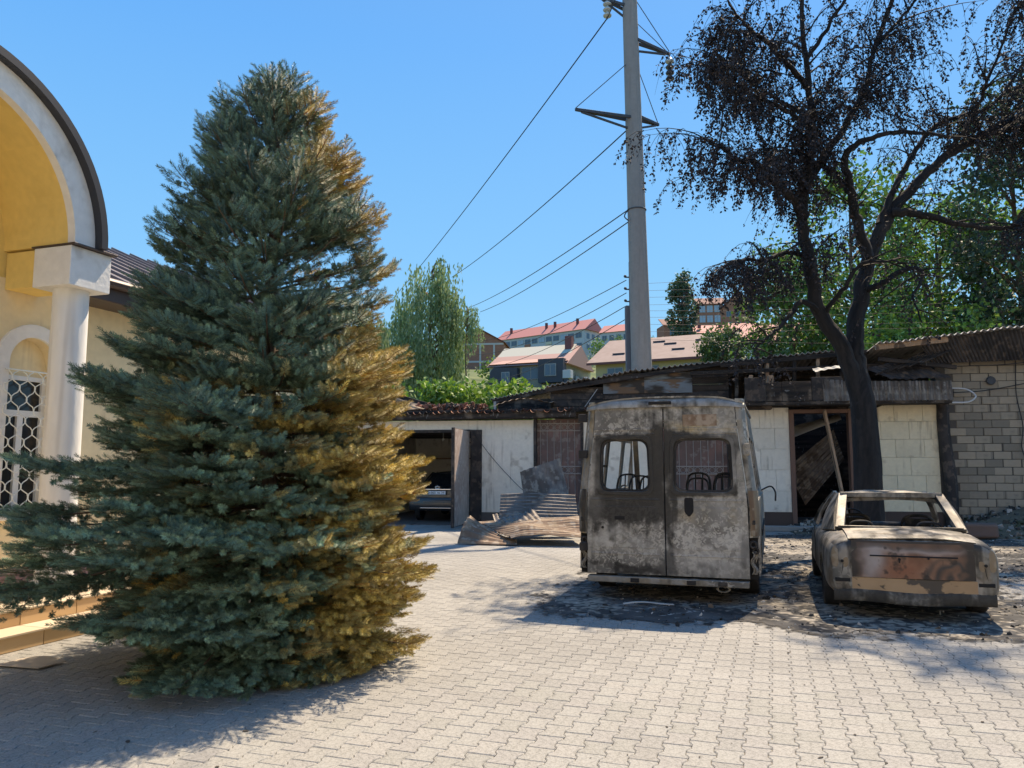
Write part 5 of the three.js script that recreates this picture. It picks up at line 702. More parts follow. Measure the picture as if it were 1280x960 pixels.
// ---------- sedans: one burnt out in the yard, one dark one inside the bay ----------
function sedan(T, { L = 4.2, W = 0.84, dy = 0, paint, dark, roofY = 1.30, wheelR = 0.26, tyre, rim, cabin = true }) {
  const st = [[0, 0.70, 0.27, 0.76], [-0.025, 0.775, 0.215, 0.825], [-0.09, 0.812, 0.19, 0.852], [-0.4, 0.832, 0.18, 0.872], [-0.75, 0.84, 0.175, 0.885], [-1.2, 0.848, 0.17, 0.88], [-2.2, 0.85, 0.17, 0.86], [-3.0, 0.85, 0.17, 0.83], [-3.5, 0.832, 0.18, 0.78], [-4.0, 0.79, 0.19, 0.70], [-4.14, 0.74, 0.21, 0.64], [-4.2, 0.64, 0.26, 0.57]].map(([z, w, a, b]) => [z * L / 4.2, w * W / 0.85, a + dy, b + dy]);
  const N = 40, pos = [], idx = [];
  for (const [z, w, a, b] of st) for (let k = 0; k < N; k++) { const t = (k / N) * 6.2832, c = Math.cos(t), s = Math.sin(t), ex = s > 0 ? 0.30 : 0.30, x = Math.sign(c) * Math.abs(c) ** ex * w * (s < 0 ? 1 - 0.05 * s * s : 1), y = (a + b) / 2 + Math.sign(s) * Math.abs(s) ** (s > 0 ? 0.55 : 0.45) * (b - a) / 2; pos.push(x, y, z); }
  for (let i = 0; i < st.length - 1; i++) for (let k = 0; k < N; k++) { const a = i * N + k, b = i * N + (k + 1) % N; idx.push(a, a + N, b, b, a + N, b + N); }
  for (const i of [0, st.length - 1]) { const c = pos.length / 3; pos.push(0, (st[i][2] + st[i][3]) / 2, st[i][0]); for (let k = 0; k < N; k++) { const a = i * N + k, b = i * N + (k + 1) % N; i ? idx.push(c, b, a) : idx.push(c, a, b); } }
  let g = new THREE.BufferGeometry(); g.setAttribute('position', new THREE.Float32BufferAttribute(pos, 3)); g.setIndex(idx); g.computeVertexNormals(); g.setAttribute('uv', new THREE.Float32BufferAttribute(new Float32Array(pos.length / 3 * 2), 2));
  const zr = -0.86 * L / 4.2, zf = -3.42 * L / 4.2, ev = new Evaluator(); ev.useGroups = false; let body = new Brush(g); body.updateMatrixWorld();
  const cut = (q) => { const b = new Brush(q); b.updateMatrixWorld(); body = ev.evaluate(body, b, SUBTRACTION); };
  for (const z of [zr, zf]) for (const sg of [-1, 1]) cut(new THREE.CylinderGeometry(0.33, 0.33, 0.34, 28).rotateZ(Math.PI / 2).translate(sg * W, 0.27 + dy, z));
  if (cabin) cut(new THREE.BoxGeometry(W * 1.66, 0.6, 2.05).translate(0, 0.72 + dy, -1.98 * L / 4.2));
  g = body.geometry; part('body', uvm(g), paint, T);
  const rw = 0.565 * W / 0.85, z0 = -1.40 * L / 4.2, z1 = -2.42 * L / 4.2, by = 0.87 + dy, R = roofY;
  part('roof', shell((u, v) => { const x = lerp(-rw - 0.03, rw + 0.03, u), z = lerp(z0 + 0.03, z1 - 0.03, v); return V(x, R - 0.055 * Math.abs(x / rw) ** 3 - 0.06 * (2 * v - 1) ** 4 + 0.02 * (fbm(u * 3, v * 3, 8, 2) - 0.5), z); }, 18, 14, 0.05, 'm'), paint, T);
  const pil = [];
  for (const sg of [-1, 1]) {
    const quad = (p) => shell((u, v) => { const a = V(...p[0]).lerp(V(...p[1]), u), b = V(...p[3]).lerp(V(...p[2]), u); return a.lerp(b, v).add(V(sg * 0.03 * Math.sin(v * 3.14), 0, 0)); }, 4, 8, 0.035 * sg, 'm');
    part('rear_pillar', quad([[sg * (W - 0.07), by - 0.05, -1.30 * L / 4.2], [sg * (W - 0.19), by - 0.01, -0.76 * L / 4.2], [sg * (rw - 0.02), R - 0.05, z0], [sg * rw, R - 0.06, z0 - 0.28]]), paint, T);
    part('middle_pillar', quad([[sg * (W - 0.05), by - 0.03, -2.05 * L / 4.2], [sg * (W - 0.05), by - 0.03, -1.96 * L / 4.2], [sg * rw, R - 0.05, -1.92 * L / 4.2], [sg * rw, R - 0.05, -2.0 * L / 4.2]]), paint, T);
    part('front_pillar', quad([[sg * (W - 0.1), by - 0.05, -3.1 * L / 4.2], [sg * (W - 0.06), by - 0.05, -3.0 * L / 4.2], [sg * rw, R - 0.06, z1 + 0.04], [sg * (rw - 0.05), R - 0.06, z1 - 0.03]]), paint, T);
    part('door_seam', join(rbox(sg * (W + 0.001) - 0.004, sg * (W + 0.001) + 0.004, 0.32 + dy, by - 0.04, -1.99 * L / 4.2, -1.975 * L / 4.2, 0.001)), dark, T);
    for (const z of [zr, zf]) wheel(T, sg * (W - 0.1), wheelR, z, wheelR, 0.17, tyre, rim, sg);
  }
  return { rw, z0, z1, by, R };
}
{
  const T = thing('burnt_sedan', 'burnt-out sedan shell with brown heat-tinted boot and no glass', 'car', [4.15, 0, -8.12], HEAD);
  const W = 0.84, k = sedan(T, { paint: M.burntCar, dark: M.soot, tyre: M.burntDark, rim: M.burntDark, wheelR: 0.24 });
  const rz = (x) => 0.016 - 0.05 * Math.abs(x / 0.8) ** 3;
  const pan = (x0, x1, y0, y1, out = 0, n = 16, rake = 0.06) => shell((u, v) => { const x = lerp(x0, x1, u), y = lerp(y0, y1, v); return V(x, y, rz(x) + out - rake * Math.max(0, y - 0.5) * (y - 0.5) * 4); }, n, 8, 0.014);
  const flat = (g) => { const q = g.toNonIndexed(), p = q.attributes.position, u = q.attributes.uv; for (let i = 0; i < p.count; i++) u.setXY(i, p.getX(i), p.getY(i)); return q; };
  part('boot_lid', flat(pan(-0.575, 0.575, 0.445, 0.822, 0.012)), M.boot, T, 'copper brown heat-tinted boot lid face with sooty frame');
  part('boot_crease', shell((u, v) => V(lerp(-0.40, 0.42, u), 0.665 + 0.012 * v, rz(0) + 0.0165 - 0.006 * v), 8, 2, 0.006), M.soot, T);
  part('lock_hole', join(new THREE.CylinderGeometry(0.012, 0.012, 0.02, 10).rotateX(1.57).translate(-0.12, 0.64, 0.03), rbox(-0.125, -0.115, 0.60, 0.65, 0.022, 0.032, 0.002), new THREE.CylinderGeometry(0.01, 0.01, 0.02, 10).rotateX(1.57).translate(0.15, 0.655, 0.03)), M.soot, T);
  part('boot_deck', shell((u, v) => { const x = lerp(-0.60, 0.60, u), z = lerp(-0.03, -0.76, v); return V(x, 0.842 + 0.045 * (1 - (x / 0.75) ** 2) + 0.03 * v - 0.03 * (1 - v) ** 6 + 0.006 * Math.sin(x * 7), z); }, 16, 10, 0.012, 'm'), M.burntCar, T);
  part('rear_panel', flat(pan(-0.58, 0.60, 0.295, 0.438, 0.004)), M.tanPanel, T, 'tan scorched panel below the boot lid');
  part('bumper_beam', join(shell((u, v) => { const x = lerp(-0.76, 0.76, u), a = lerp(-1.2, 1.4, v); return V(x, 0.245 + 0.065 * Math.sin(a) + 0.01 * Math.sin(u * 9), rz(x) - 0.03 * (x / 0.76) ** 6 + 0.004 + 0.022 * Math.cos(a) + 0.006 * Math.sin(u * 21)); }, 18, 8, 0.012, 'm')), M.sootySteel, T);
  for (const sg of [-1, 1]) {
    const oval = shell((u, v) => { const a = u * 6.2832, r = v; const x = sg * 0.685 + 0.088 * Math.sign(Math.cos(a)) * Math.abs(Math.cos(a)) ** 0.6 * r, y = 0.635 + 0.125 * Math.sign(Math.sin(a)) * Math.abs(Math.sin(a)) ** 0.7 * r; return V(x, y, rz(x) + 0.004 + 0.012 * Math.sqrt(Math.max(0, 1 - r * r)) - 0.06 * Math.max(0, y - 0.5) ** 2 * 4); }, 32, 6, -0.006 , 'm');
    part('lamp_recess', oval, M.lampTan, T); part('lamp_hole', new THREE.CylinderGeometry(0.016, 0.016, 0.02, 12).rotateX(1.57).translate(sg * 0.67, 0.60, rz(0.67) + 0.012), M.soot, T);
    part('bumper_slot', rbox(sg * 0.67 - 0.075, sg * 0.67 + 0.075, 0.385, 0.425, rz(0.67) - 0.02, rz(0.67) + 0.016, 0.006), M.soot, T);
    part('crack', tube([[sg * 0.66, 0.58, rz(0.66) + 0.012], [sg * 0.672, 0.5, rz(0.67) + 0.012], [sg * 0.69, 0.43, rz(0.69) + 0.012]], 0.004, 4), M.soot, T);
    part('seat_frame', join(rbox(sg * 0.36 - 0.2, sg * 0.36 + 0.2, 0.42, 0.55, -2.3, -1.85, 0.04), tube(curve([[sg * 0.36 - 0.17, 0.5, -1.95], [sg * 0.36 - 0.16, 0.94, -1.82], [sg * 0.36, 0.99, -1.8], [sg * 0.36 + 0.16, 0.94, -1.82], [sg * 0.36 + 0.17, 0.5, -1.95]], 20), 0.018, 6), rbox(sg * 0.36 - 0.15, sg * 0.36 + 0.15, 0.86, 0.95, -1.86, -1.82, 0.015)), M.burntDark, T);
    part('headrest_frame', tube(curve([[sg * 0.36 - 0.1, 0.74, -1.12], [sg * 0.36 - 0.13, 0.90, -1.10], [sg * 0.36 - 0.08, 0.945, -1.1], [sg * 0.36 + 0.08, 0.945, -1.1], [sg * 0.36 + 0.13, 0.90, -1.10], [sg * 0.36 + 0.1, 0.74, -1.12]], 20), 0.012, 6), M.burntDark, T);
  }
  part('window_surround', join(bar([-0.64, 0.905, -0.745], [0.64, 0.905, -0.745], 0.06, 0.035), bar([-0.56, 1.255, -1.385], [0.56, 1.255, -1.385], 0.09, 0.06), bar([-0.625, 0.88, -0.75], [-0.525, 1.25, -1.38], 0.10, 0.06), bar([0.625, 0.88, -0.75], [0.525, 1.25, -1.38], 0.10, 0.06)), M.burntCar, T);
  part('rear_seat_back', shell((u, v) => V(lerp(-0.6, 0.6, u), lerp(0.42, 0.84, v) + 0.03 * Math.sin(u * 18), -1.22 + 0.14 * v + 0.02 * Math.sin(u * 25)), 24, 6, 0.02), M.burntDark, T);
  part('dashboard', join(rbox(-0.66, 0.66, 0.62, 0.84, -2.98, -2.74, 0.06), tube(Array.from({ length: 25 }, (_, i) => { const a = i / 24 * 6.2832; return [-0.34 + 0.18 * Math.cos(a), 0.86 + 0.16 * Math.sin(a), -2.55 - 0.08 * Math.sin(a)]; }), 0.012, 6)), M.burntDark, T);
  const R = rng(91), ash = []; for (let i = 0; i < 26; i++) ash.push(new THREE.DodecahedronGeometry(0.03 + 0.05 * R(), 0).scale(1.6, 0.5, 1).translate((R() - 0.5) * 1.0, 0.84 + 0.02 * R(), -0.86 - 0.28 * R())); part('ash_clods', join(...ash), mat([0.42, 0.40, 0.36], 1), T).userData.kind = 'stuff';
  part('parcel_shelf', box(-0.68, 0.68, 0.80, 0.83, -1.12, -0.72), M.burntDark, T);
}
{
  const p = gw(1.2, 0, -0.62), T = thing('parked_sedan', 'dark undamaged sedan with red tail lights parked inside the garage bay', 'car', p, GR);
  const pm = new THREE.MeshPhysicalMaterial({ color: lin(0.028, 0.03, 0.034), roughness: 0.35, metalness: 0.4, clearcoat: 0.8, clearcoatRoughness: 0.1, side: THREE.DoubleSide }), red = new THREE.MeshPhysicalMaterial({ color: lin(0.55, 0.02, 0.025), roughness: 0.15, clearcoat: 1 }), chrome = mat([0.75, 0.75, 0.76], 0.15, { metalness: 1 });
  const W = 0.90, k = sedan(T, { L: 4.75, W, dy: 0.13, roofY: 1.46, paint: pm, dark: M.black, tyre: M.black, rim: mat([0.4, 0.4, 0.42], 0.3, { metalness: 0.8 }), wheelR: 0.32 });
  const quadPane = (a, b, c, d) => shell((u, v) => V(...a).lerp(V(...b), u).lerp(V(...d).lerp(V(...c), u), v), 6, 6, 0.006);
  const f = 4.75 / 4.2; part('rear_window', quadPane([-0.70, 1.02, -0.74 * f], [0.70, 1.02, -0.74 * f], [0.54, 1.40, -1.40 * f], [-0.54, 1.40, -1.40 * f]), M.darkGlass, T); part('windscreen', quadPane([-0.72, 0.97, -3.06 * f], [0.72, 0.97, -3.06 * f], [0.54, 1.40, -2.42 * f], [-0.54, 1.40, -2.42 * f]), M.darkGlass, T);
  for (const sg of [-1, 1]) part('side_window', quadPane([sg * 0.85, 0.99, -3.0 * f], [sg * 0.82, 0.99, -1.1 * f], [sg * 0.58, 1.38, -1.6 * f], [sg * 0.6, 1.38, -2.4 * f]), M.darkGlass, T);
  for (const sg of [-1, 1]) { part('tail_light', uvm(extrude(roundPoly([[sg * 0.42, 0.86], [sg * 0.80, 0.82], [sg * 0.83, 0.92], [sg * 0.78, 0.99], [sg * 0.40, 0.955]], 0.02, THREE.Shape), 0.05, 0.008).translate(0, 0, -0.03)), red, T); part('light_trim', rbox(sg > 0 ? 0.44 : -0.76, sg > 0 ? 0.76 : -0.44, 0.958, 0.978, 0.0, 0.034, 0.004), mat([0.7, 0.7, 0.72], 0.2), T); }
  part('chrome_bar', rbox(-0.40, 0.40, 0.925, 0.955, 0.0, 0.045, 0.006), chrome, T);
  part('badge', join(new THREE.TorusGeometry(0.05, 0.008, 6, 20).scale(1.3, 0.85, 1).translate(0, 0.995, 0.01), new THREE.TorusGeometry(0.026, 0.006, 6, 16).scale(1, 1.4, 1).translate(0, 0.995, 0.012)), chrome, T);
  part('bumper', shell((u, v) => { const x = lerp(-0.86, 0.86, u), a = lerp(-1.3, 1.4, v); return V(x, 0.52 + 0.19 * Math.sin(a), 0.02 - 0.12 * Math.abs(x / 0.86) ** 4 + 0.06 * Math.cos(a)); }, 20, 10, 0.02), pm, T); part('bumper_trim', rbox(-0.5, 0.5, 0.40, 0.42, 0.06, 0.085, 0.006), chrome, T); part('reflector_strip', rbox(-0.42, 0.42, 0.56, 0.60, 0.07, 0.083, 0.005), mat([0.12, 0.11, 0.1], 0.4), T);
  const cv = document.createElement('canvas'); cv.width = 520; cv.height = 112; const c = cv.getContext('2d'); c.fillStyle = '#e9ebee'; c.fillRect(0, 0, 520, 112); c.strokeStyle = '#15171c'; c.lineWidth = 6; c.strokeRect(5, 5, 510, 102); c.beginPath(); c.moveTo(392, 5); c.lineTo(392, 107); c.stroke(); c.fillStyle = '#15171c'; c.textBaseline = 'middle'; c.font = 'bold 84px sans-serif'; c.fillText('003', 78, 58); c.font = 'bold 66px sans-serif'; c.fillText('K', 26, 64); c.fillText('YK', 268, 64); c.font = 'bold 56px sans-serif'; c.fillText('95', 418, 48); c.font = 'bold 22px sans-serif'; c.fillText('RUS', 420, 92);
  const pt = new THREE.CanvasTexture(cv); pt.colorSpace = THREE.SRGBColorSpace; const pg = new THREE.PlaneGeometry(0.52, 0.112).translate(0, 0.845, 0.062); part('number_plate', pg, mat(0xffffff, 0.5, { map: pt }), T); part('plate_frame', rbox(-0.27, 0.27, 0.782, 0.908, 0.03, 0.059, 0.006), M.black, T);
}

// ---------- power pole and lines ----------
const poleAt = (y) => V(lerp(4.155, 3.906, (y - 0) / 17), y, -24);
{
  const T = thing('power_pole', 'tall tapered concrete power pole with steel crossarms behind the garage', 'pole', [0, 0, 0]);
  const ys = [0, 3, 6, 9, 12, 15, 17, 19.5]; part('shaft', tube(ys.map(poleAt), ys.map((y) => 0.355 - 0.0068 * y), 28), M.concrete, T);
  const arm = (y, tip, w0 = 0.075, lower = 0.34, side) => { const c = poleAt(y), t = V(...tip), s = t.clone().sub(c).setY(0).normalize(), b = c.clone().addScaledVector(s, 0.2), n = V(-s.z, 0, s.x); const A = new THREE.Group(); A.name = 'crossarm'; T.add(A);
    part('beam', bar(b.clone().addScaledVector(n, 0.12).toArray(), t.toArray(), w0, w0 * 1.2), M.iron, A); part('beam', bar(b.clone().addScaledVector(n, -0.12).toArray(), t.toArray(), w0, w0 * 1.2), M.iron, A); part('brace', bar(b.clone().add(V(0, -lower, 0)).toArray(), c.clone().lerp(t, 0.9).setY(lerp(y, t.y, 0.9) - 0.05).toArray(), w0 * 0.8, w0 * 0.8), M.iron, A); };
  arm(12.85, [1.979, 12.67, -22.9]); arm(12.95, [4.9, 12.95, -24.6]); arm(15.55, [5.2, 15.1, -24]); arm(16.75, [2.9, 17.1, -24]);
  part('stay', bar(poleAt(14.7).add(V(-0.2, 0, 0.1)).toArray(), [1.99, 12.72, -22.9], 0.025, 0.025), M.iron, T); part('stay', bar(poleAt(14.7).add(V(0.2, 0, -0.1)).toArray(), [4.88, 13.0, -24.6], 0.02, 0.02), M.iron, T); part('stay', bar(poleAt(17).add(V(0.2, 0, 0)).toArray(), [5.18, 15.2, -24], 0.022, 0.022), M.iron, T); part('stay', bar(poleAt(16.2).add(V(0.2, 0, 0)).toArray(), [5.15, 15.15, -24], 0.02, 0.02), M.iron, T);
  part('strap', new THREE.TorusGeometry(0.30, 0.02, 6, 28).rotateX(1.57).translate(...poleAt(9.8).toArray()), M.iron, T); part('hook', tube(curve([poleAt(9.8).add(V(-0.28, 0, 0.1)), poleAt(9.55).add(V(-0.42, 0, 0.15)), poleAt(9.4).add(V(-0.3, 0, 0.18))], 8), 0.02, 5), M.iron, T);
  const ins = (x, y, z, n, tones) => { const G = thing('insulator_string', x > 4 ? 'dark disc insulator string hanging from the right crossarm' : 'pale glass insulator string at the top of the pole', 'insulator', [x, y, z]); for (let k = 0; k < n; k++) part('disc', new THREE.LatheGeometry([[0.03, 0], [0.13, 0.02], [0.145, 0.06], [0.09, 0.12], [0.05, 0.17], [0.03, 0.2]].map((p) => new THREE.Vector2(...p)), 20).translate(0, -0.2 * (k + 1), 0), tones[k % tones.length], G); part('cap', new THREE.CylinderGeometry(0.02, 0.02, 0.2 * n + 0.14, 8).translate(0, -0.1 * n, 0), M.iron, G); };
  const glass = mat([0.45, 0.50, 0.50], 0.2), dk = mat([0.055, 0.06, 0.075], 0.3);
  ins(5.19, 15.0, -24, 4, [glass, dk, dk, dk]); ins(3.16, 17.0, -24, 3, [glass]);
  // service riser and cable box on the far left side of the shaft
  const B = thing('cable_riser', 'thin steel riser with cable box strapped to the concrete pole', 'riser', [3.82, 0, -24.4]); part('pipe', tube([[0, 0, 0], [0, 8.2, 0]], 0.035, 8), M.iron, B); part('riser_box', rbox(-0.17, 0.09, 4.6, 6.75, -0.12, 0.12, 0.03), mat([0.13, 0.14, 0.16], 0.8), B); for (const y of [6.9, 7.3, 7.7]) part('bracket', join(rbox(-0.14, 0.02, y - 0.02, y + 0.02, -0.02, 0.02, 0.005), new THREE.SphereGeometry(0.05, 8, 6).translate(-0.15, y + 0.03, 0)), M.iron, B);
  part('lead', tube(curve([[0.05, 5.9, 0.3], [0.1, 5.2, 0.5], [0.25, 4.9, 0.55], [0.05, 4.4, 0.5], [0, 3.9, 0.5]], 24), 0.018, 5), mat([0.5, 0.5, 0.5], 0.7), B);
  const line = (a, b, sag, label, r = 0.016) => { a = V(...a); b = V(...b); const pts = Array.from({ length: 25 }, (_, i) => { const t = i / 24; return a.clone().lerp(b, t).add(V(0, -sag * 4 * t * (1 - t), 0)); }); tag(part('power_line', tube(pts, r, 5, false), M.wire), label, 'wire', 'overhead lines at the power pole'); };
  line([3.17, 16.38, -24], [-11.9, 16.1, -70], 0.4, 'overhead line from the top insulator towards the weeping tree', 0.022); line([3.17, 16.38, -24], [7.4, 19.8, 4], 0.3, 'overhead line from the top insulator back over the yard');
  line([3.75, 12.5, -24], [-4.8, 16.6, -60], 0.3, 'overhead line from the long crossarm to the left', 0.022); line([3.72, 9.8, -24], [-3.6, 15.0, -64], 0.3, 'upper of two lines from the strap hook', 0.02); line([3.72, 9.4, -24], [-2.6, 14.2, -62], 0.3, 'lower of two lines from the strap hook', 0.02);
  line([5.18, 14.2, -24], [12, 16.4, -8], 0.3, 'overhead line from the dark insulator over the burnt tree'); 
  for (let k = 0; k < 4; k++) line([3.7, 7.6 - 0.42 * k, -24.4], [-6 + 0.6 * k, 14.2 - 0.3 * k - k, -76], 0.9, ['topmost', 'second', 'third', 'lowest'][k] + ' service wire running from the riser to the houses', 0.014);
  for (let k = 0; k < 9; k++) line([4.0, 7.5 - 0.23 * k + 0.1 * h2(k, 3, 1), -24.6], [24, 9.9 - 0.42 * k + 0.3 * h2(k, 5, 1), -29], 0.10 + 0.22 * h2(k, 7, 1), 'one of many thin wires strung in front of the leafy trees', 0.005);
  const P2 = thing('utility_pole', 'slim grey utility pole standing behind the slate roof, beside the burnt tree', 'pole', [14.25, 4, -40]); part('shaft', tube([[0, -2, 0], [0.1, 7.6, 0]], [0.16, 0.11], 12), M.concrete, P2); part('crossarm', rbox(-0.7, 0.9, 6.9, 7.0, -0.05, 0.05, 0.01), M.iron, P2);
}

// ---------- houses on the hill ----------
{
  const brick = mat(0xffffff, 0.95, { map: texture(256, 256, (u, v) => { const n = fbm(u * 30, v * 60, 901, 2, 30), c = fbm(u * 5, v * 5, 903, 3, 5); return mix3([0.30, 0.125, 0.075], [0.42, 0.20, 0.13], clamp(n * 0.8 + c * 0.5 - 0.15)); }, { rx: 0.3, ry: 0.3 }) }), redRoof = mat([0.50, 0.19, 0.17], 0.75), grey = mat([0.52, 0.52, 0.52], 0.9), sash = mat([0.34, 0.32, 0.30], 0.8), band = mat([0.55, 0.50, 0.45], 0.9), pane = mat([0.10, 0.13, 0.17], 0.15), paleGlass = mat([0.35, 0.42, 0.50], 0.25), tan = mat([0.66, 0.58, 0.42], 0.9), mans = mat([0.06, 0.058, 0.07], 0.7), pink = mat([0.42, 0.25, 0.21], 0.8), olive = mat([0.52, 0.50, 0.41], 0.9), brownRoof = mat(0xffffff, 0.85, { map: texture(256, 256, (u, v) => { const n = fbm(u * 8, v * 8, 911, 4, 8); return mix3([0.24, 0.17, 0.145], [0.33, 0.25, 0.22], n); }, { rx: 0.3, ry: 0.3 }) }), ochre = mat([0.50, 0.40, 0.20], 0.9), white = mat([0.7, 0.69, 0.66], 0.9), maroon = mat([0.17, 0.065, 0.06], 0.8);
  const win = (B, x, y, w, h, z, ry = 0, m = pane) => { const G = new THREE.Group(); G.name = 'window'; G.position.set(x, y, z); B.add(G); part('frame', box(-w / 2, w / 2, -h / 2, h / 2, -0.03, 0.03), sash, G); part('pane', join(box(-w / 2 + 0.08, -0.04, -h / 2 + 0.08, h / 2 - 0.08, 0.03, 0.05), box(0.04, w / 2 - 0.08, -h / 2 + 0.08, h / 2 - 0.08, 0.03, 0.05)), m, G); };
  const gable = (w, h0, h1, d) => uvm(extrude(poly([[-w / 2, -12], [w / 2, -12], [w / 2, h0], [0, h1], [-w / 2, h0]]), d).translate(0, 0, -d));
  { // brick gable block with pale concrete frame
    const B = thing('brick_block', 'unplastered red brick block with pale concrete bands beside the weeping tree', 'building', [-5.4, 0, -120], -0.12); const w = 8.2;
    part('wall', gable(w, 21.0, 23.3, 14).translate(0, 0, 0), brick, B); for (const y of [12.4, 15.2, 18.0, 20.8]) part('band', box(-w / 2, w / 2, y - 0.14, y + 0.14, 0, 0.06), band, B); for (const x of [-2.4, 0.4, 2.6]) part('column_strip', box(x - 0.14, x + 0.14, 10, 20.66, 0.001, 0.05), band, B);
    for (const sg of [-1, 1]) part('roof_slope', bar([sg * (w / 2 + 0.3), 20.95, -7], [0, 23.42, -7], 14.6, 0.12), maroon, B);
  }
  { // long flats with red roof
    const dx = 24.3, dz = 20, Lg = Math.hypot(dx, dz), ry = -Math.atan2(dz, dx), B = thing('apartment_block', 'long glazed apartment block with salmon red roof on the hilltop', 'building', [-4.36, 0, -230], ry); // local x along the front
    const h = 39.4; part('wall', box(0, Lg, 20, h, -9, 0), grey, B);
    for (let f = 0; f < 3; f++) for (let i = 0; i < 12; i++) { const x = 0.9 + i * 2.58, y = h - 1.5 - f * 2.9, m = (i * 7 + f * 3) % 3 ? pane : paleGlass; win(B, x + 0.4, y, 2.1, 1.5, 0.05, 0, m); if (i % 3 === 1) part('balcony_panel', box(x - 0.65, x + 1.45, y - 1.6, y - 0.8, 0.02, 0.25), i % 2 ? tan : brick, B); }
    part('roof', uvm((() => { const s = poly([[0.5, h], [-9.5, h], [-4.5, h + 3.6]]); return extrude(s, Lg + 1.4).rotateY(-Math.PI / 2).translate(Lg + 0.7, 0, 0).applyMatrix4(new THREE.Matrix4()); })()), redRoof, B);
    for (const x of [3.2, 16.5, 19.6, 27.5]) part('chimney', box(x - 0.3, x + 0.3, h + 2.0, h + 3.9, -3, -2.4), maroon, B);
    for (let f = 0; f < 2; f++) for (const z of [-2, -4.6, -7.2]) part('side_window', box(Lg, Lg + 0.06, h - 2.4 - f * 3, h - 0.9 - f * 3, z - 0.7, z + 0.7), pane, B);
  }
  { const B = thing('pale_house', 'small pale block with red roof beside the long apartment block', 'building', [27.2, 0, -200], -0.5); part('wall', box(-4.2, 4.2, 26, 36.9, -7, 0), grey, B); for (let f = 0; f < 2; f++) for (let i = 0; i < 4; i++) win(B, -3.0 + i * 2, 35.4 - f * 2.8, 1.3, 1.4, 0.05); part('roof', uvm(extrude(poly([[0.4, 36.9], [-7.4, 36.9], [-3.5, 39.4]]), 9).rotateY(-Math.PI / 2).translate(4.5, 0, 0)), redRoof, B); }
  { // tan house with mansard bays
    const B = thing('mansard_house', 'tan house with dark mansard bays and pinkish hipped roof on the slope', 'house', [1.4, -1.3, -75], -0.42); // front runs from x -3.6 to 4.4
    part('wall', box(-3.2, 4.0, 4, 13.0, -8, 0), tan, B); part('side_wing', gable(7.2, 12.8, 15.2, 8).rotateY(Math.PI / 2).translate(4.0 + 0.3, 0, -3.6).translate(-0.3, 0, 0), olive, B);
    part('mansard', uvm(extrude(poly([[-3.9, 10.5], [-0.6, 10.5], [-0.7, 12.5], [-3.2, 12.7], [-3.6, 12.2]]), 0.7).translate(0, 0, 0.02)), mans, B); part('bay', box(1.6, 4.2, 10.9, 13.2, 0.02, 0.9), mans, B);
    for (const [x, y, w, h, z] of [[0.5, 12.0, 1.9, 1.3, 0.05], [-1.9, 11.6, 0.9, 1.1, 0.76], [-0.9, 9.2, 1.8, 1.4, 0.05], [2.4, 9.2, 1.3, 1.3, 0.05], [-2.7, 9.2, 1.0, 1.3, 0.05], [2.9, 12.1, 1.2, 1.2, 0.95]]) win(B, x, y, w, h, z);
    part('string_course', box(-3.4, 4.3, 10.2, 10.4, 0.0, 0.12), white, B);
    part('roof', (() => { const g = new THREE.CylinderGeometry(0.01, 1, 1, 4, 1).rotateY(Math.PI / 4); g.scale(6.0, 1.7, 6.2).translate(0.2, 13.85, -4); return uvm(g); })(), pink, B); part('ridge_roof', uvm(extrude(poly([[-4.1, 12.75], [4.1, 12.75], [0, 15.0]]), 8.6).rotateY(Math.PI / 2).translate(-4.3 + 0.2, 0, -3.6)), pink, B);
    part('chimney', box(3.1, 3.8, 14, 15.9, -3.3, -2.6), maroon, B); part('gable_window', box(4.32, 4.38, 10.2, 11.8, -3.2, -2.2), pane, B); part('cooling_unit', rbox(4.36, 4.75, 11.2, 11.9, -5.4, -4.5, 0.05), white, B); part('flue_post', rbox(4.3, 4.7, 7, 11.2, 0.6, 1.0, 0.02), mans, B); part('box_balcony', rbox(4.2, 5.0, 11.2, 12.0, 0.3, 1.1, 0.03), grey, B);
  }
  { // brown roofed long house
    const B = thing('brown_roof_house', 'long low house with brown roof and dark snow bars behind the concrete pole', 'house', [6.6, 0, -60], -0.46); const Lg = 9.6;
    part('wall', box(0, Lg, 4, 9.7, -8, 0), ochre, B); const slope = (t, x) => V(x, 9.65 + 2.6 * t, 0.5 - 5.6 * t);
    part('roof', shell((u, v) => slope(v, lerp(-0.6, Lg + 0.6, u)), 10, 4, 0.14, 'm'), brownRoof, B); part('roof_back', shell((u, v) => V(lerp(-0.6, Lg + 0.6, u), 12.25 - 2.6 * v, -5.1 - 4 * v), 10, 4, 0.14, 'm'), brownRoof, B); part('eave_board', box(-0.6, Lg + 0.6, 9.48, 9.66, 0.42, 0.5), maroon, B);
    for (const [t, x] of [[0.3, 1.5], [0.3, 3.6], [0.62, 2.6], [0.62, 5.2], [0.35, 6.2], [0.7, 7.6], [0.35, 8.4], [0.75, 4.1]]) { const p = slope(t, x); part('snow_bar', rbox(x - 0.5, x + 0.5, p.y + 0.02, p.y + 0.12, p.z - 0.06, p.z + 0.06, 0.02), mans, B); }
    for (const x of [1.6, 4.4, 7.6]) win(B, x, 8.8, 1.3, 0.9, 0.05); part('drain_pipe', tube([[Lg, 9.4, 0.3], [Lg, 4, 0.3]], 0.07, 6), white, B); part('gable_wall', uvm(extrude(poly([[0, 9.6], [-8, 9.6], [-5.1, 12.1]]), 0.2).rotateY(-Math.PI / 2).translate(Lg, 0, 0)), white, B);
  }
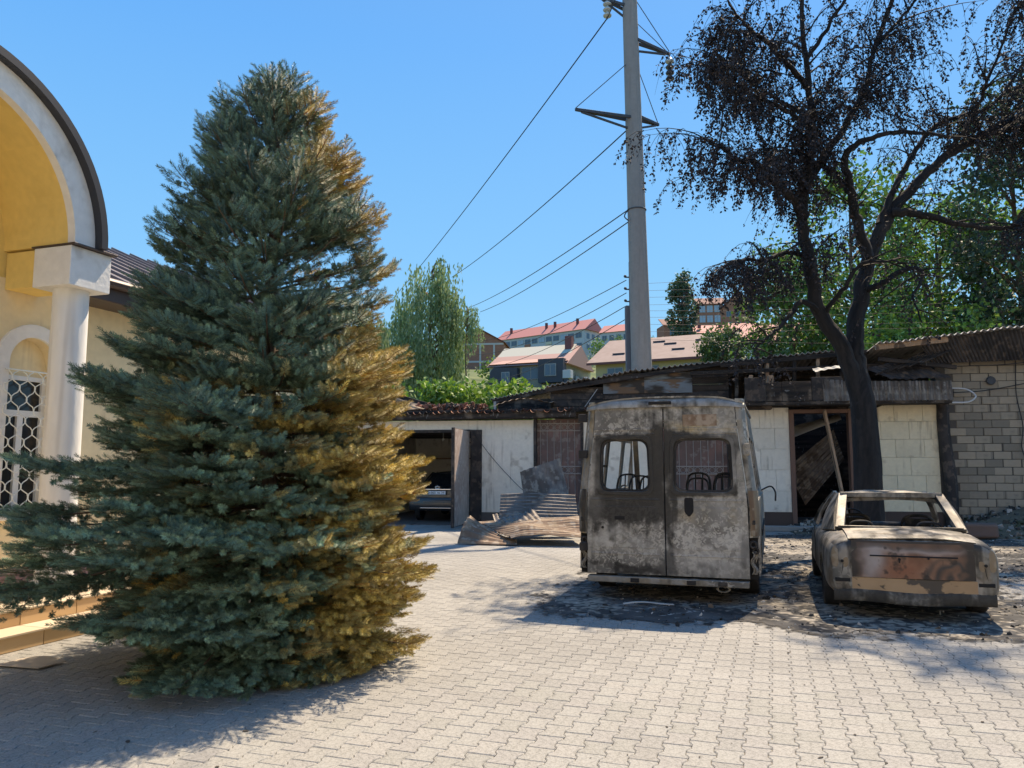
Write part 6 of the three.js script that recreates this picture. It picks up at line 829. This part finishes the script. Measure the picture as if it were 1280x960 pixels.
  { const B = thing('red_roof_house', 'white walled house with bright red roof seen under the burnt branches', 'house', [24, 0, -80], -0.05); part('wall', box(0, 9.5, 6, 14.9, -7, 0), white, B); part('roof', shell((u, v) => V(lerp(-0.4, 9.9, u), 14.7 + 2.6 * v, 0.4 - 4 * v), 8, 3, 0.12, 'm'), redRoof, B); part('roof_back', shell((u, v) => V(lerp(-0.4, 9.9, u), 17.3 - 2.6 * v, -3.6 - 4 * v), 8, 3, 0.12, 'm'), redRoof, B); for (const x of [2, 4.8, 7.6]) win(B, x, 13.2, 1.2, 1.3, 0.05); part('gable', uvm(extrude(poly([[0, 14.8], [-7, 14.8], [-3.6, 17.2]]), 0.2).rotateY(-Math.PI / 2).translate(0.2, 0, 0)), white, B); }
  { const B = thing('brick_flats', 'dark red brick flats with glazed balconies high on the hill behind the burnt tree', 'building', [43.6, 0, -178], -0.15); part('wall', gable(7.4, 38.4, 42.2, 10).translate(9.4, 0, 0), brick, B); part('wing', box(0, 5.8, 22, 39.6, -9, 0), brick, B); for (let f = 0; f < 4; f++) for (let i = 0; i < 3; i++) { win(B, 1.2 + i * 1.7, 38.4 - f * 2.4, 1.4, 1.7, 0.05, 0, paleGlass); win(B, 7.2 + i * 2.1, 37.0 - f * 2.6, 1.1, 1.4, 0.05); } for (const sg of [-1, 1]) part('roof_slope', bar([9.4 + sg * 4.2, 38.2, -5], [9.4, 42.4, -5], 11, 0.2), maroon, B); part('wing_roof', shell((u, v) => V(lerp(-0.4, 6.6, u), 39.5 + 2.4 * v, 0.4 - 4.6 * v), 6, 3, 0.15), maroon, B); }
  { const B = thing('low_red_roof', 'low building with salmon roof just below the brick flats', 'building', [35.8, 0, -150], -0.05); part('wall', box(0, 7.4, 18, 28.0, -6, 0), grey, B); part('roof', shell((u, v) => V(lerp(-0.3, 7.7, u), 27.8 + 2.2 * v, 0.4 - 4 * v), 6, 3, 0.15), redRoof, B); for (const x of [1.5, 5.6]) part('vent', box(x - 0.3, x + 0.3, 29, 29.7, -1.6, -1), maroon, B); for (const x of [1.4, 3.7, 6]) win(B, x, 26.6, 1.2, 1.2, 0.05); }
  { const B = thing('maroon_house', 'small maroon house corner left of the poplar', 'house', [36.5, 0, -182], 0.1); part('wall', box(0, 4.4, 24, 35.5, -6, 0), brick, B); part('roof', shell((u, v) => V(lerp(-0.3, 4.7, u), 35.3 + 2.2 * v, 0.4 - 4 * v), 6, 3, 0.15), maroon, B); win(B, 2, 33.6, 1.2, 1.4, 0.05); }
}
{ // pale block of flats on the sunny side of the yard, opposite the garages
  const B = thing('opposite_flats', 'pale plastered four-storey block of flats facing the garages across the yard', 'building', [4, 0, 17], 0);
  part('wall', uvm(box(-26, 26, 0, 14, 0, 10)), mat([0.74, 0.68, 0.56], 0.9), B); part('roof_edge', box(-26.4, 26.4, 14, 14.35, -0.4, 10.4), mat([0.4, 0.36, 0.32], 0.9), B);
  const pg = mat([0.08, 0.09, 0.11], 0.2), fg = mat([0.75, 0.75, 0.73], 0.6), wf = box(-0.75, 0.75, -0.75, 0.75, -0.04, 0.02), wp = box(-0.66, 0.66, -0.66, 0.66, -0.06, -0.041);
  for (let f = 0; f < 4; f++) for (let i = 0; i < 14; i++) { const G = new THREE.Group(); G.name = 'window'; G.position.set(-23.4 + i * 3.6, 2 + f * 3.2, 0); B.add(G); part('frame', wf, fg, G); part('pane', wp, pg, G); }
}
renderer.render(scene, camera);
